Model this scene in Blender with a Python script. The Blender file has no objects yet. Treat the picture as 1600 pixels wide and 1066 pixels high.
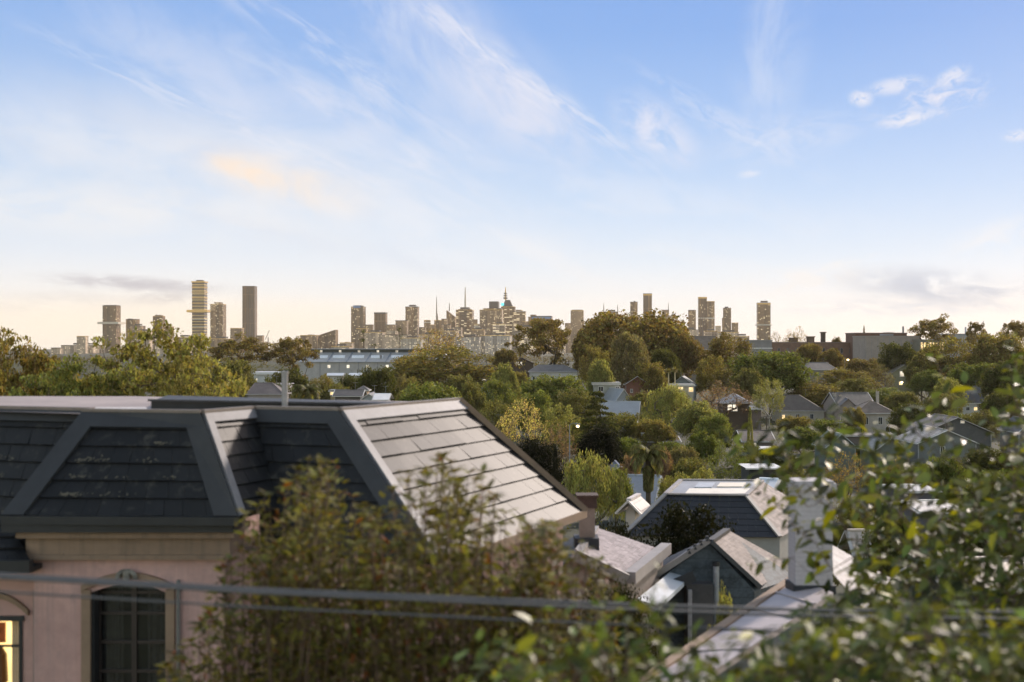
EXPO = 0.8
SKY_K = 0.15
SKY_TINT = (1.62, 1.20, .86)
SUN_E = 2.5
HAZE = 3.0e-5
HAZE_COL = (1.0, .90, .76, 1)
import bpy, math, random
import numpy as np
from mathutils import Vector, Matrix

sc = bpy.context.scene
COL = sc.collection
PI = math.pi
R = math.radians
F = 1950.0            # focal length in photo pixels (1600 wide)
U0, V0 = 800.0, 540.0 # principal column, horizon row

def X_(u, Y): return (u - U0) / F * Y
def Z_(v, Y): return -(v - V0) / F * Y
def onZ(u, v, Z):     # point of the horizontal plane Z seen at u, v
    Y = -Z * F / (v - V0)
    return Vector(((u - U0) / F * Y, Y, Z))
def at(u, v, Y): return Vector((X_(u, Y), Y, Z_(v, Y)))

_G = np.array([(-400, -8.5), (10, -9), (25, -9.6), (45, -13), (60, -15.5), (100, -19), (200, -22.5), (300, -24), (400, -23),
               (500, -20), (600, -15.5), (700, -12.5), (900, -12), (1500, -20), (3000, -27), (14000, -30)])
def G(Y): return float(np.interp(Y, _G[:, 0], _G[:, 1]))

# ------------------------------------------------------------------ objects
def tag(o, label=None, cat=None, group=None, kind=None):
    if label: o['label'] = label
    if cat: o['category'] = cat
    if group: o['group'] = group
    if kind: o['kind'] = kind
    return o

def empty(name, loc, rz=0.0):
    o = bpy.data.objects.new(name, None)
    o.empty_display_size = 0.5
    o.location = loc
    o.rotation_euler = (0, 0, rz)
    COL.objects.link(o)
    return o

def link(name, me, parent=None, color=None):
    o = bpy.data.objects.new(name, me)
    COL.objects.link(o)
    if parent is not None: o.parent = parent
    if color is not None: o.color = (color[0], color[1], color[2], 1)
    return o

class MB:
    """collects shapes, builds ONE mesh object"""
    def __init__(s): s.v = []; s.f = []; s.m = []; s.mi = 0
    def poly(s, pts):
        n = len(s.v); s.v += [tuple(p) for p in pts]
        s.f.append(tuple(range(n, n + len(pts)))); s.m.append(s.mi); return s
    def solid(s, pts, faces):
        n = len(s.v); s.v += [tuple(p) for p in pts]
        for f in faces: s.f.append(tuple(n + i for i in f)); s.m.append(s.mi)
        return s
    def box(s, x0, y0, z0, x1, y1, z1):
        return s.solid([(x0, y0, z0), (x1, y0, z0), (x1, y1, z0), (x0, y1, z0), (x0, y0, z1), (x1, y0, z1), (x1, y1, z1), (x0, y1, z1)],
                       [(3, 2, 1, 0), (4, 5, 6, 7), (0, 1, 5, 4), (1, 2, 6, 5), (2, 3, 7, 6), (3, 0, 4, 7)])
    def prism(s, bottom, top):       # two rings of equal length
        n = len(bottom); b = len(s.v)
        s.v += [tuple(p) for p in bottom] + [tuple(p) for p in top]
        s.f.append(tuple(b + i for i in reversed(range(n)))); s.m.append(s.mi)
        s.f.append(tuple(b + n + i for i in range(n))); s.m.append(s.mi)
        for i in range(n):
            j = (i + 1) % n
            s.f.append((b + i, b + j, b + n + j, b + n + i)); s.m.append(s.mi)
        return s
    def slab(s, pts, thick, direction=(0, 0, -1)):
        d = Vector(direction) * thick
        return s.prism([Vector(p) + d for p in pts], pts)
    def tube(s, pts, radii, n=6, cap=True):
        pts = [Vector(p) for p in pts]; rings = []
        for i, p in enumerate(pts):
            a = pts[max(i - 1, 0)]; c = pts[min(i + 1, len(pts) - 1)]
            t = (c - a)
            t = t.normalized() if t.length > 1e-9 else Vector((0, 0, 1))
            x = t.cross(Vector((0, 0, 1)) if abs(t.z) < .9 else Vector((1, 0, 0))).normalized(); y = t.cross(x)
            r = radii[i] if hasattr(radii, '__len__') else radii
            b = len(s.v)
            for k in range(n):
                q = p + x * (r * math.cos(2 * PI * k / n)) + y * (r * math.sin(2 * PI * k / n)); s.v.append(tuple(q))
            rings.append(b)
        for a, b in zip(rings, rings[1:]):
            for k in range(n):
                s.f.append((a + k, a + (k + 1) % n, b + (k + 1) % n, b + k)); s.m.append(s.mi)
        if cap:
            s.f.append(tuple(rings[0] + k for k in reversed(range(n)))); s.m.append(s.mi)
            s.f.append(tuple(rings[-1] + k for k in range(n))); s.m.append(s.mi)
        return s
    def beam(s, a, b, w, h, up=(0, 0, 1)):
        a = Vector(a); b = Vector(b); t = (b - a).normalized()
        x = t.cross(Vector(up)).normalized(); y = x.cross(t)
        ring = lambda p: [p + x * (w / 2) - y * (h / 2), p + x * (w / 2) + y * (h / 2), p - x * (w / 2) + y * (h / 2), p - x * (w / 2) - y * (h / 2)]
        return s.prism(ring(a), ring(b))
    def mesh(s, name, mats, off=None, smooth=False):
        me = bpy.data.meshes.new(name)
        v = s.v if off is None else [(p[0] - off[0], p[1] - off[1], p[2] - off[2]) for p in s.v]
        me.from_pydata(v, [], s.f)
        if not isinstance(mats, (list, tuple)): mats = [mats]
        for m in mats: me.materials.append(m)
        if len(mats) > 1: me.polygons.foreach_set('material_index', s.m)
        if smooth: me.polygons.foreach_set('use_smooth', [True] * len(s.f))
        me.update()
        return me
    def build(s, name, mats, parent=None, world=False, color=None, smooth=False):
        off = parent.location if (world and parent is not None) else None
        return link(name, s.mesh(name, mats, off, smooth), parent, color)

def np_mesh(name, verts, faces_n, mat, smooth=False):
    """verts (N,3); every face takes its corners in order; faces_n = list of (index array (M,k))"""
    me = bpy.data.meshes.new(name)
    me.vertices.add(len(verts)); me.vertices.foreach_set('co', np.asarray(verts, np.float32).ravel())
    idx = np.concatenate([f.ravel() for f in faces_n]); tot = np.concatenate([np.full(len(f), f.shape[1]) for f in faces_n])
    start = np.concatenate([[0], np.cumsum(tot)[:-1]])
    me.loops.add(len(idx)); me.loops.foreach_set('vertex_index', idx.astype(np.int32))
    me.polygons.add(len(tot)); me.polygons.foreach_set('loop_start', start.astype(np.int32))
    try: me.polygons.foreach_set('loop_total', tot.astype(np.int32))
    except Exception: pass
    if smooth: me.polygons.foreach_set('use_smooth', np.ones(len(tot), bool))
    me.materials.append(mat)
    me.update(calc_edges=True); me.validate()
    return me

# ------------------------------------------------------------------ materials
def new_mat(name):
    m = bpy.data.materials.new(name); m.use_nodes = True
    nt = m.node_tree; nt.nodes.clear()
    return m, nt, nt.nodes, nt.links

def mth(nt, op, a, b=None, c=None):
    n = nt.nodes.new('ShaderNodeMath'); n.operation = op
    for i, x in enumerate((a, b, c)):
        if x is None: continue
        if isinstance(x, (int, float)): n.inputs[i].default_value = x
        else: nt.links.new(x, n.inputs[i])
    return n.outputs[0]

def mixc(nt, fac, a, b, mode='MIX'):
    n = nt.nodes.new('ShaderNodeMix'); n.data_type = 'RGBA'; n.blend_type = mode; n.clamp_factor = True
    for sock, x in ((n.inputs[0], fac), (n.inputs[6], a), (n.inputs[7], b)):
        if isinstance(x, (int, float)): sock.default_value = x
        elif isinstance(x, tuple): sock.default_value = (x[0], x[1], x[2], 1)
        else: nt.links.new(x, sock)
    return n.outputs[2]

def rgbscale(nt, col, f):
    n = nt.nodes.new('ShaderNodeVectorMath'); n.operation = 'SCALE'
    nt.links.new(col, n.inputs[0])
    if isinstance(f, (int, float)): n.inputs[3].default_value = f
    else: nt.links.new(f, n.inputs[3])
    return n.outputs[0]

def noise(nt, vec, scale, detail=4, rough=.55, dist=0.0):
    n = nt.nodes.new('ShaderNodeTexNoise'); n.inputs['Scale'].default_value = scale; n.inputs['Detail'].default_value = detail
    n.inputs['Roughness'].default_value = rough; n.inputs['Distortion'].default_value = dist
    if vec is not None: nt.links.new(vec, n.inputs['Vector'])
    return n.outputs['Fac']

def remap(nt, x, a, b, c, d, smooth=False):
    n = nt.nodes.new('ShaderNodeMapRange'); n.inputs[1].default_value = a; n.inputs[2].default_value = b
    n.inputs[3].default_value = c; n.inputs[4].default_value = d
    if smooth: n.interpolation_type = 'SMOOTHSTEP'
    nt.links.new(x, n.inputs[0]); return n.outputs[0]

def surf(name, base=(.5, .5, .5), rough=.7, var=.2, scale=1.5, fine=12.0, bump=0.0, metal=0.0, objcol=False, lines=0.0, line_h=.3, spec=.5,
         island=0.0, stain=0.0, stain_col=(.05, .05, .04), streak=0.0):
    m, nt, N, L = new_mat(name)
    out = N.new('ShaderNodeOutputMaterial'); b = N.new('ShaderNodeBsdfPrincipled'); L.new(b.outputs[0], out.inputs[0])
    tc = N.new('ShaderNodeTexCoord'); vec = tc.outputs['Object']
    n1 = noise(nt, vec, scale); n2 = noise(nt, vec, fine, 3)
    f = mth(nt, 'ADD', remap(nt, n1, .3, .7, 1 - var, 1 + var), remap(nt, n2, .3, .7, -var * .6, var * .6))
    if objcol:
        oi = N.new('ShaderNodeObjectInfo'); c = oi.outputs['Color']
        c = mixc(nt, 1.0, c, base, 'MULTIPLY')
    else:
        rgb = N.new('ShaderNodeRGB'); rgb.outputs[0].default_value = (*base, 1); c = rgb.outputs[0]
    if island:
        g = N.new('ShaderNodeNewGeometry'); f = mth(nt, 'MULTIPLY', f, remap(nt, g.outputs['Random Per Island'], 0, 1, 1 - island, 1 + island))
    if lines:
        sx = N.new('ShaderNodeSeparateXYZ'); L.new(vec, sx.inputs[0])
        fr = mth(nt, 'FRACT', mth(nt, 'DIVIDE', sx.outputs[2], line_h))
        f = mth(nt, 'MULTIPLY', f, remap(nt, fr, 0, .25, 1 - lines, 1))
    c = rgbscale(nt, c, f)
    if stain:
        n3 = noise(nt, vec, scale * 2.3, 5, .7)
        c = mixc(nt, mth(nt, 'MULTIPLY', remap(nt, n3, .55, .7, 0, 1), stain), c, stain_col)
    if streak:                    # dirt run down by rain
        mp = N.new('ShaderNodeMapping'); mp.inputs['Scale'].default_value = (7, 7, .30); L.new(vec, mp.inputs[0])
        c = mixc(nt, mth(nt, 'MULTIPLY', remap(nt, noise(nt, mp.outputs[0], 1.0, 5, .65), .48, .72, 0, 1), streak), c, stain_col)
    L.new(c, b.inputs['Base Color'])
    b.inputs['Roughness'].default_value = rough; b.inputs['Metallic'].default_value = metal
    b.inputs['Specular IOR Level'].default_value = spec
    if bump:
        bp = N.new('ShaderNodeBump'); bp.inputs['Strength'].default_value = bump; bp.inputs['Distance'].default_value = .02
        L.new(n2, bp.inputs['Height']); L.new(bp.outputs[0], b.inputs['Normal'])
    return m

def emis(name, col, strength, tex=0.0, objcol=False):
    m, nt, N, L = new_mat(name)
    out = N.new('ShaderNodeOutputMaterial'); e = N.new('ShaderNodeEmission'); L.new(e.outputs[0], out.inputs[0])
    e.inputs[0].default_value = (*col, 1); e.inputs[1].default_value = strength
    if tex:
        tc = N.new('ShaderNodeTexCoord'); n = noise(nt, tc.outputs['Object'], tex, 2)
        L.new(mth(nt, 'MULTIPLY', remap(nt, n, .35, .65, .35, 1.3), strength), e.inputs[1])
    return m

def leaf_mat(name, trans=.35, rough=.45, spec=.3, vlo=.55, vhi=1.45, hue=.035, accent=None, accent_p=.0, clump=1.2, tint=(1.25, 1.2, .5)):
    m, nt, N, L = new_mat(name)
    out = N.new('ShaderNodeOutputMaterial')
    b = N.new('ShaderNodeBsdfPrincipled'); t = N.new('ShaderNodeBsdfTranslucent'); mx = N.new('ShaderNodeMixShader')
    mx.inputs[0].default_value = trans
    L.new(b.outputs[0], mx.inputs[1]); L.new(t.outputs[0], mx.inputs[2]); L.new(mx.outputs[0], out.inputs[0])
    oi = N.new('ShaderNodeObjectInfo'); g = N.new('ShaderNodeNewGeometry'); tc = N.new('ShaderNodeTexCoord')
    rnd = g.outputs['Random Per Island']
    wn = N.new('ShaderNodeTexWhiteNoise'); wn.noise_dimensions = '1D'; L.new(rnd, wn.inputs['W'])
    wn2 = N.new('ShaderNodeTexWhiteNoise'); wn2.noise_dimensions = '1D'; L.new(mth(nt, 'ADD', rnd, 3.7), wn2.inputs['W'])
    cl = noise(nt, tc.outputs['Object'], clump * 4, 2)
    h = N.new('ShaderNodeHueSaturation')
    L.new(mth(nt, 'ADD', remap(nt, wn.outputs[0], 0, 1, .5 - hue, .5 + hue), remap(nt, cl, .3, .7, -.012, .012)), h.inputs['Hue'])
    L.new(mth(nt, 'MULTIPLY', remap(nt, wn2.outputs[0], 0, 1, vlo, vhi), remap(nt, cl, .3, .7, .75, 1.25)), h.inputs['Value'])
    L.new(oi.outputs['Color'], h.inputs['Color'])
    c = h.outputs[0]
    if accent:
        c = mixc(nt, mth(nt, 'LESS_THAN', rnd, accent_p), c, accent)
    L.new(c, b.inputs['Base Color'])
    b.inputs['Roughness'].default_value = rough; b.inputs['Specular IOR Level'].default_value = spec
    L.new(mixc(nt, 1.0, c, tint, 'MULTIPLY'), t.inputs[0])
    return m

M = {}
M['leaf'] = leaf_mat('foliage', trans=.45, rough=.6, spec=.14)
M['leaf_gloss'] = leaf_mat('glossy_foliage', trans=.32, rough=.46, spec=.34, vlo=.3, vhi=1.7, hue=.035, accent=(.34, .33, .02), accent_p=.09)
M['leaf_olive'] = leaf_mat('olive_foliage', trans=.36, rough=.55, spec=.2, vlo=.3, vhi=1.8, hue=.03, accent=(.20, .07, .02), accent_p=.05)
M['bark'] = surf('bark', (.11, .085, .06), .9, .35, 3, 20, objcol=False)
M['bark_pale'] = surf('pale_bark', (.34, .31, .26), .85, .3, 3, 20)
M['twig'] = surf('twig_bark', (.15, .10, .07), .8, .3, 5, 20)
M['ground'] = surf('garden_ground', (.034, .036, .014), .95, .4, .03, .4)
M['wall'] = surf('painted_wall', (1, 1, 1), .8, .10, .5, 4, objcol=True, stain=.25, stain_col=(.2, .18, .15))
M['brickwall'] = surf('brick_wall', (1, 1, 1), .85, .18, .6, 5, objcol=True, lines=.18, line_h=.35)
M['tile'] = surf('roof_tiles', (1, 1, 1), .65, .22, .5, 3, objcol=True, lines=.3, line_h=.34)
M['metalroof'] = surf('metal_roof', (1, 1, 1), .38, .10, .4, 3, objcol=True, lines=.08, line_h=.5, spec=.6)
M['trim'] = surf('white_trim', (.72, .70, .66), .6, .1)
M['trim_any'] = surf('painted_trim', (1, 1, 1), .6, .1, objcol=True)
M['pane'] = surf('window_glass', (.03, .035, .04), .08, .2, spec=.8)
M['lit'] = emis('lit_window', (1.0, .70, .33), .8, .6)
M['litwhite'] = emis('bright_window', (1.0, .88, .68), .62, .3)
M['lamp'] = emis('lamp_glow', (1.0, .78, .36), 5)
M['steel'] = surf('grey_steel', (.22, .23, .25), .5, .12, 2, metal=0.3)
M['pot'] = surf('clay_pot', (.16, .08, .05), .8, .2)
# ------------------------------------------------------------------ camera
cam_d = bpy.data.cameras.new('camera'); cam = bpy.data.objects.new('camera', cam_d); COL.objects.link(cam)
cam.location = (0, 0, 0); cam.rotation_euler = (R(90), 0, 0)
cam_d.sensor_width = 36; cam_d.lens = F / 1600 * 36
cam_d.shift_y = 7 / 1600
cam_d.clip_start = .1; cam_d.clip_end = 40000
cam_d.dof.use_dof = True; cam_d.dof.focus_distance = 420; cam_d.dof.aperture_fstop = 1.0
sc.camera = cam
# ------------------------------------------------------------------ light
SUN_AZ, SUN_EL = 36.0, 27.5
sun_d = bpy.data.lights.new('sun', 'SUN'); sun_d.energy = SUN_E; sun_d.angle = R(5); sun_d.color = (1.0, .86, .75)
sun = bpy.data.objects.new('sun', sun_d); COL.objects.link(sun)
sd = Vector((math.sin(R(SUN_AZ)) * math.cos(R(SUN_EL)), math.cos(R(SUN_AZ)) * math.cos(R(SUN_EL)), math.sin(R(SUN_EL))))
sun.rotation_euler = sd.to_track_quat('Z', 'Y').to_euler(); sun.location = (60, 40, 80)
# ------------------------------------------------------------------ sky
w = bpy.data.worlds.new('World'); sc.world = w; w.use_nodes = True
nt = w.node_tree; nt.nodes.clear(); N = nt.nodes; L = nt.links
out = N.new('ShaderNodeOutputWorld'); bg = N.new('ShaderNodeBackground'); L.new(bg.outputs[0], out.inputs[0])
sky = N.new('ShaderNodeTexSky'); sky.sky_type = 'NISHITA'; sky.sun_disc = False
sky.sun_elevation = R(SUN_EL); sky.sun_rotation = R(SUN_AZ)
sky.altitude = 50; sky.air_density = 1.0; sky.dust_density = .6; sky.ozone_density = 2.0
tc = N.new('ShaderNodeTexCoord'); sx = N.new('ShaderNodeSeparateXYZ'); L.new(tc.outputs['Generated'], sx.inputs[0])
az = mth(nt, 'ARCTAN2', sx.outputs[0], sx.outputs[1]); el = mth(nt, 'ARCSINE', sx.outputs[2])
cv = N.new('ShaderNodeCombineXYZ'); L.new(az, cv.inputs[0]); L.new(el, cv.inputs[1]); pos = cv.outputs[0]
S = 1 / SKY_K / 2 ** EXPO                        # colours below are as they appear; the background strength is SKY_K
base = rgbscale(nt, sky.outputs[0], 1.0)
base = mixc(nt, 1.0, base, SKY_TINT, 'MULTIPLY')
def sc3(c): return (c[0] * S, c[1] * S, c[2] * S)
# the part of the sky ahead: pale over the horizon, clear blue above, deeper to the right
def ramp(stops):
    r = N.new('ShaderNodeValToRGB'); L.new(remap(nt, el, -.02, .38, 0, 1), r.inputs[0]); e = r.color_ramp.elements
    while len(e) < len(stops): e.new(.5)
    for q, (v, c) in zip(e, stops):
        q.position = ((V0 - v) / F + .02) / .40; q.color = (*c, 1)
    return r.outputs[0]
left = ramp([(560, (.97, .95, .92)), (480, (.94, .94, .95)), (400, (.75, .82, .94)), (300, (.58, .71, .91)), (180, (.39, .56, .87)), (60, (.27, .46, .84)), (-160, (.17, .36, .80))])
right = ramp([(560, (.95, .94, .92)), (480, (.80, .87, .96)), (400, (.59, .74, .94)), (300, (.42, .61, .91)), (180, (.26, .47, .86)), (60, (.16, .37, .81)), (-160, (.12, .31, .78))])
front = rgbscale(nt, mixc(nt, remap(nt, az, -.42, .36, 0, 1, True), left, right), S)
ff = mth(nt, 'MULTIPLY', remap(nt, el, .34, .75, .95, 0, True), remap(nt, mth(nt, 'ABSOLUTE', az), .45, 1.1, 1, 0, True))
base = mixc(nt, ff, base, front)
warm = mth(nt, 'POWER', remap(nt, el, -.01, .07, 1, 0), 1.8)
base = mixc(nt, mth(nt, 'MULTIPLY', mth(nt, 'MULTIPLY', warm, .45), remap(nt, az, -.2, .35, 1, .25, True)), base, sc3((1.02, .87, .68)))
def cloud(u, v, a, b, rot, strength, col, ns=1.6, lo=.42, hi=.62, edge=.15, detail=7, dist=.6):
    global base
    ca = math.atan((u - U0) / F); ce = math.atan((V0 - v) / F * math.cos(ca))
    mp = N.new('ShaderNodeMapping'); mp.vector_type = 'TEXTURE'
    mp.inputs['Location'].default_value = (ca, ce, 0); mp.inputs['Rotation'].default_value = (0, 0, R(rot)); mp.inputs['Scale'].default_value = (a / F, b / F, 1)
    L.new(pos, mp.inputs[0])
    ln = N.new('ShaderNodeVectorMath'); ln.operation = 'LENGTH'; L.new(mp.outputs[0], ln.inputs[0])
    mask = remap(nt, ln.outputs['Value'], edge, 1.0, 1, 0, True)
    of = N.new('ShaderNodeVectorMath'); of.operation = 'ADD'; L.new(mp.outputs[0], of.inputs[0]); of.inputs[1].default_value = (u * .013, v * .017, 0)
    st = N.new('ShaderNodeVectorMath'); st.operation = 'MULTIPLY'; L.new(of.outputs[0], st.inputs[0]); st.inputs[1].default_value = (max(1.0, (a / b) ** .45), 1, 1); of = st
    nz = remap(nt, noise(nt, of.outputs[0], ns, detail, .62, dist), lo, hi, 0, 1, True) if ns else 1.0
    f = mth(nt, 'MULTIPLY', mth(nt, 'MULTIPLY', mask, nz), strength)
    base = mixc(nt, f, base, sc3(col))
Wc = (.93, .93, .97)
cloud(300, 270, 620, 150, -7, .62, (.93, .92, .93), .9, .30, .62)
cloud(150, 330, 520, 60, -5, .5, (.97, .94, .92), 1.1, .35, .6)
cloud(620, 350, 420, 90, -14, .35, Wc, 1.2, .40, .62)
cloud(700, 80, 330, 120, -38, .50, (.90, .89, .95), 1.0, .34, .68)
cloud(815, 165, 190, 75, -40, .50, (.95, .90, .93), 1.1, .34, .66)
cloud(520, 130, 420, 110, -26, .34, (.92, .90, .95), 1.0, .38, .68)
cloud(310, 130, 300, 90, -30, .32, (.92, .90, .95), 1.0, .38, .68)
cloud(1025, 205, 105, 55, -38, .60, (.94, .90, .95), 1.1, .36, .64)
cloud(1205, 90, 240, 75, 82, .36, (.84, .87, .96), .9, .34, .70)
cloud(1230, 215, 170, 50, 8, .38, (.90, .90, .96), 1.2, .38, .66)
cloud(250, 190, 560, 60, -14, .30, (.62, .70, .86), 1.0, .38, .66)
cloud(950, 400, 420, 50, -6, .40, (.95, .94, .95), 1.0, .38, .66)
cloud(1455, 160, 135, 36, 10, .72, (.95, .90, .94), 1.5, .42, .66)
cloud(1420, 185, 60, 16, 10, .6, (.97, .93, .95), 1.2, .35, .55)
cloud(1345, 154, 24, 17, -10, .72, (.97, .93, .95), 1.2, .30, .52)
cloud(1400, 134, 56, 18, 6, .6, (.97, .93, .95), 1.4, .34, .56)
cloud(1488, 121, 36, 19, 24, .62, (.97, .93, .95), 1.3, .32, .55)
cloud(1590, 212, 30, 12, 0, .6, (.95, .92, .96), 1.2, .34, .55)
cloud(1170, 272, 24, 9, 5, .5, (.95, .93, .97), 1.2, .34, .55)
cloud(1570, 372, 110, 40, 12, .6, (.97, .95, .96), 1.3, .36, .6)
cloud(1270, 440, 150, 34, 4, .6, (1.0, .95, .91), 1.5, .36, .6)
cloud(1300, 416, 90, 9, 14, .5, (1.0, .95, .92), 1.2, .36, .6)
cloud(1470, 450, 200, 40, -6, .85, (.56, .61, .73), 1.3, .30, .62)
cloud(1400, 480, 230, 20, 0, .7, (.74, .77, .85), 1.4, .36, .62)
cloud(435, 282, 190, 52, -14, .72, (1.02, .87, .74), 1.0, .26, .64)
cloud(385, 268, 90, 22, -16, .6, (1.05, .83, .64), 1.1, .30, .62)
cloud(215, 444, 190, 17, -3, .85, (.58, .56, .61), 1.4, .30, .60)
cloud(255, 467, 75, 14, 4, .75, (.60, .58, .62), 1.3, .32, .56)
cloud(60, 472, 300, 26, 0, .55, (.74, .72, .74), 1.3, .38, .6)
cloud(220, 510, 620, 62, 0, .75, (1.12, .98, .80), 0)
cloud(900, 300, 700, 70, -10, .26, Wc, 1.4, .42, .66)
cloud(480, 60, 520, 46, -33, .34, (.93, .91, .95), 1.5, .42, .66)
cloud(620, 230, 420, 40, -30, .30, (.93, .91, .95), 1.5, .42, .66)
cloud(500, 380, 560, 30, -12, .36, (.72, .78, .90), 1.3, .40, .64)
cloud(700, 40, 420, 30, -40, .40, (.95, .92, .96), 1.6, .42, .62)
cloud(860, 150, 300, 24, -36, .40, (.96, .93, .96), 1.6, .42, .62)
cloud(380, 200, 460, 26, -22, .34, (.95, .93, .96), 1.5, .42, .62)
cloud(1130, 190, 240, 30, -30, .26, (.94, .92, .97), 1.5, .42, .62)
cloud(120, 250, 330, 30, -16, .30, (.70, .76, .88), 1.3, .40, .64)
cloud(830, 395, 330, 26, -24, .34, (.97, .95, .96), 1.4, .40, .64)
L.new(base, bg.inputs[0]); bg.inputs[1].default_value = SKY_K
w.cycles.sampling_method = 'MANUAL'; w.cycles.sample_map_resolution = 512
# ------------------------------------------------------------------ render look
sc.view_settings.view_transform = 'Standard'; sc.view_settings.look = 'None'; sc.view_settings.gamma = 1
sc.view_settings.exposure = EXPO; sc.view_settings.use_curve_mapping = False
sc.render.engine = 'CYCLES'
sc.cycles.use_denoising = True; sc.cycles.denoiser = 'OPENIMAGEDENOISE'
sc.cycles.use_adaptive_sampling = True; sc.cycles.adaptive_threshold = .02
sc.cycles.max_bounces = 6; sc.cycles.diffuse_bounces = 2; sc.cycles.glossy_bounces = 2; sc.cycles.transmission_bounces = 3
sc.cycles.transparent_max_bounces = 6; sc.cycles.volume_bounces = 0
sc.cycles.sample_clamp_indirect = 4; sc.cycles.caustics_reflective = False; sc.cycles.caustics_refractive = False
# ------------------------------------------------------------------ ground, haze
ys = np.concatenate([np.arange(-300, 100, 10), np.arange(100, 1000, 25), np.arange(1000, 9501, 250)])
xs = np.concatenate([np.arange(-4500, -500, 250), np.arange(-500, 501, 25), np.arange(750, 4501, 250)])
rg = np.random.default_rng(5)
vs = np.array([(x, y, G(y) + (0 if y < 90 else float(rg.normal(0, .25)))) for y in ys for x in xs])
nx = len(xs); ii = np.array([(j * nx + i, j * nx + i + 1, (j + 1) * nx + i + 1, (j + 1) * nx + i) for j in range(len(ys) - 1) for i in range(nx - 1)])
tag(link('ground', np_mesh('ground', vs, [ii], M['ground'], True)), kind='structure')
if HAZE:
    hz, hn, HN, HL = new_mat('hazy_air')
    ho = HN.new('ShaderNodeOutputMaterial'); pv = HN.new('ShaderNodeVolumePrincipled'); HL.new(pv.outputs[0], ho.inputs['Volume'])
    pv.inputs['Color'].default_value = HAZE_COL; pv.inputs['Density'].default_value = HAZE; pv.inputs['Anisotropy'].default_value = .2
    tag(MB().box(-5200, -700, -33, 5200, 10000, 345).build('haze', hz), kind='stuff')
# ------------------------------------------------------------------ leaves and limbs
def rand_frames(rng, n, up=.5):
    """random leaf frames: L (length axis), W (width axis), Nn (normal leaning up)"""
    nn = rng.normal(size=(n, 3)); nn[:, 2] = np.abs(nn[:, 2]) + up; nn /= np.linalg.norm(nn, axis=1)[:, None]
    a = rng.normal(size=(n, 3)); l = a - nn * (a * nn).sum(1)[:, None]; l /= np.linalg.norm(l, axis=1)[:, None]
    return l, np.cross(nn, l), nn

def diamonds(rng, c, size, aspect=.55, up=.5, frames=None):
    n = len(c); l, w, nn = frames if frames is not None else rand_frames(rng, n, up)
    s = (size * rng.uniform(.6, 1.35, n))[:, None]
    v = np.stack([c - l * s * .5, c + w * s * .5 * aspect + nn * s * .06, c + l * s * .5, c - w * s * .5 * aspect + nn * s * .06], 1)
    return v.reshape(-1, 3), np.arange(4 * n).reshape(n, 4)

def broad_leaves(base, l, w, nn, length, aspect=.42, droop=.18):
    """seven-point leaves folded on the midrib; base (n,3)"""
    n = len(base); s = length[:, None]
    rs = np.random.default_rng(n); aspect = aspect * rs.uniform(.70, 1.25, n)[:, None]; droop = droop * rs.uniform(-.3, 2.2, n)[:, None]; s = s * rs.uniform(.65, 1.25, n)[:, None]
    def p(a, b, h): return base + l * s * a + w * s * (b * aspect) + nn * s * h
    v = np.stack([p(0, 0, 0), p(.3, -.46, .06), p(.68, -.38, .03 - droop * .4), p(1, 0, -droop), p(.68, .38, .03 - droop * .4), p(.3, .46, .06), p(.5, 0, -.03)], 1)
    i = np.arange(n)[:, None] * 7
    return v.reshape(-1, 3), [i + np.array([[0, 6, 3, 2, 1]]), i + np.array([[0, 5, 4, 3, 6]])]

def limbs(nodes, root, fork, r0, wander=.0, rng=None, n=5, rmin=.1):
    """join crown nodes to a trunk: each hooks onto the nearest node already joined that lies closer to the fork"""
    root = np.array(root, float); fork = np.array(fork, float)
    P = [root, fork]; par = [-1, 0]
    order = np.argsort(np.linalg.norm(nodes - fork, axis=1))
    for k in order:
        q = nodes[k]; A = np.array(P[1:]); d = np.linalg.norm(A - q, axis=1) + .25 * np.linalg.norm(A - fork, axis=1)
        j = int(np.argmin(d)) + 1
        P.append(q); par.append(j)
    cnt = np.ones(len(P))
    for k in range(len(P) - 1, 0, -1): cnt[par[k]] += cnt[k]
    rad = r0 * np.maximum((cnt / cnt[0]) ** .5, rmin)
    mb = MB()
    mb.tube([root, root * .5 + fork * .5 + np.array([.0, .0, 0]), fork], [r0 * 1.25, r0 * 1.02, r0 * .95], 8)
    for k in range(2, len(P)):
        a, b = P[par[k]], P[k]; mid = (a + b) / 2
        if rng is not None and wander: mid = mid + rng.normal(0, wander * np.linalg.norm(b - a), 3)
        ra = min(rad[par[k]], rad[k] * 1.5)
        mb.tube([a, mid, b], [ra, (ra + rad[k]) / 2, rad[k] * .8], n, cap=False)
    return mb

def lobes(rng, k=6, amp=.16):
    d = rng.normal(size=(k, 3)); d /= np.linalg.norm(d, axis=1)[:, None]; ph = rng.uniform(-1, 1, k)
    return lambda q: 1 + amp * (np.sin(q @ d.T * 3.2 + ph * 3).sum(1) / math.sqrt(k))

def clump_leaves(rng, cents, rad, per, size, flat=1.0, aspect=.6, up=.08):
    out = []
    for c, r in zip(cents, rad):
        n = max(4, int(per * rng.uniform(.6, 1.4)))
        d = rng.normal(size=(n, 3)); d /= np.linalg.norm(d, axis=1)[:, None]
        q = d * (rng.uniform(.25, 1, n) ** .6)[:, None]
        q[:, 2] *= flat
        out.append(c + q * r)
    c = np.concatenate(out)
    return diamonds(rng, c, size, aspect, up)

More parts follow.
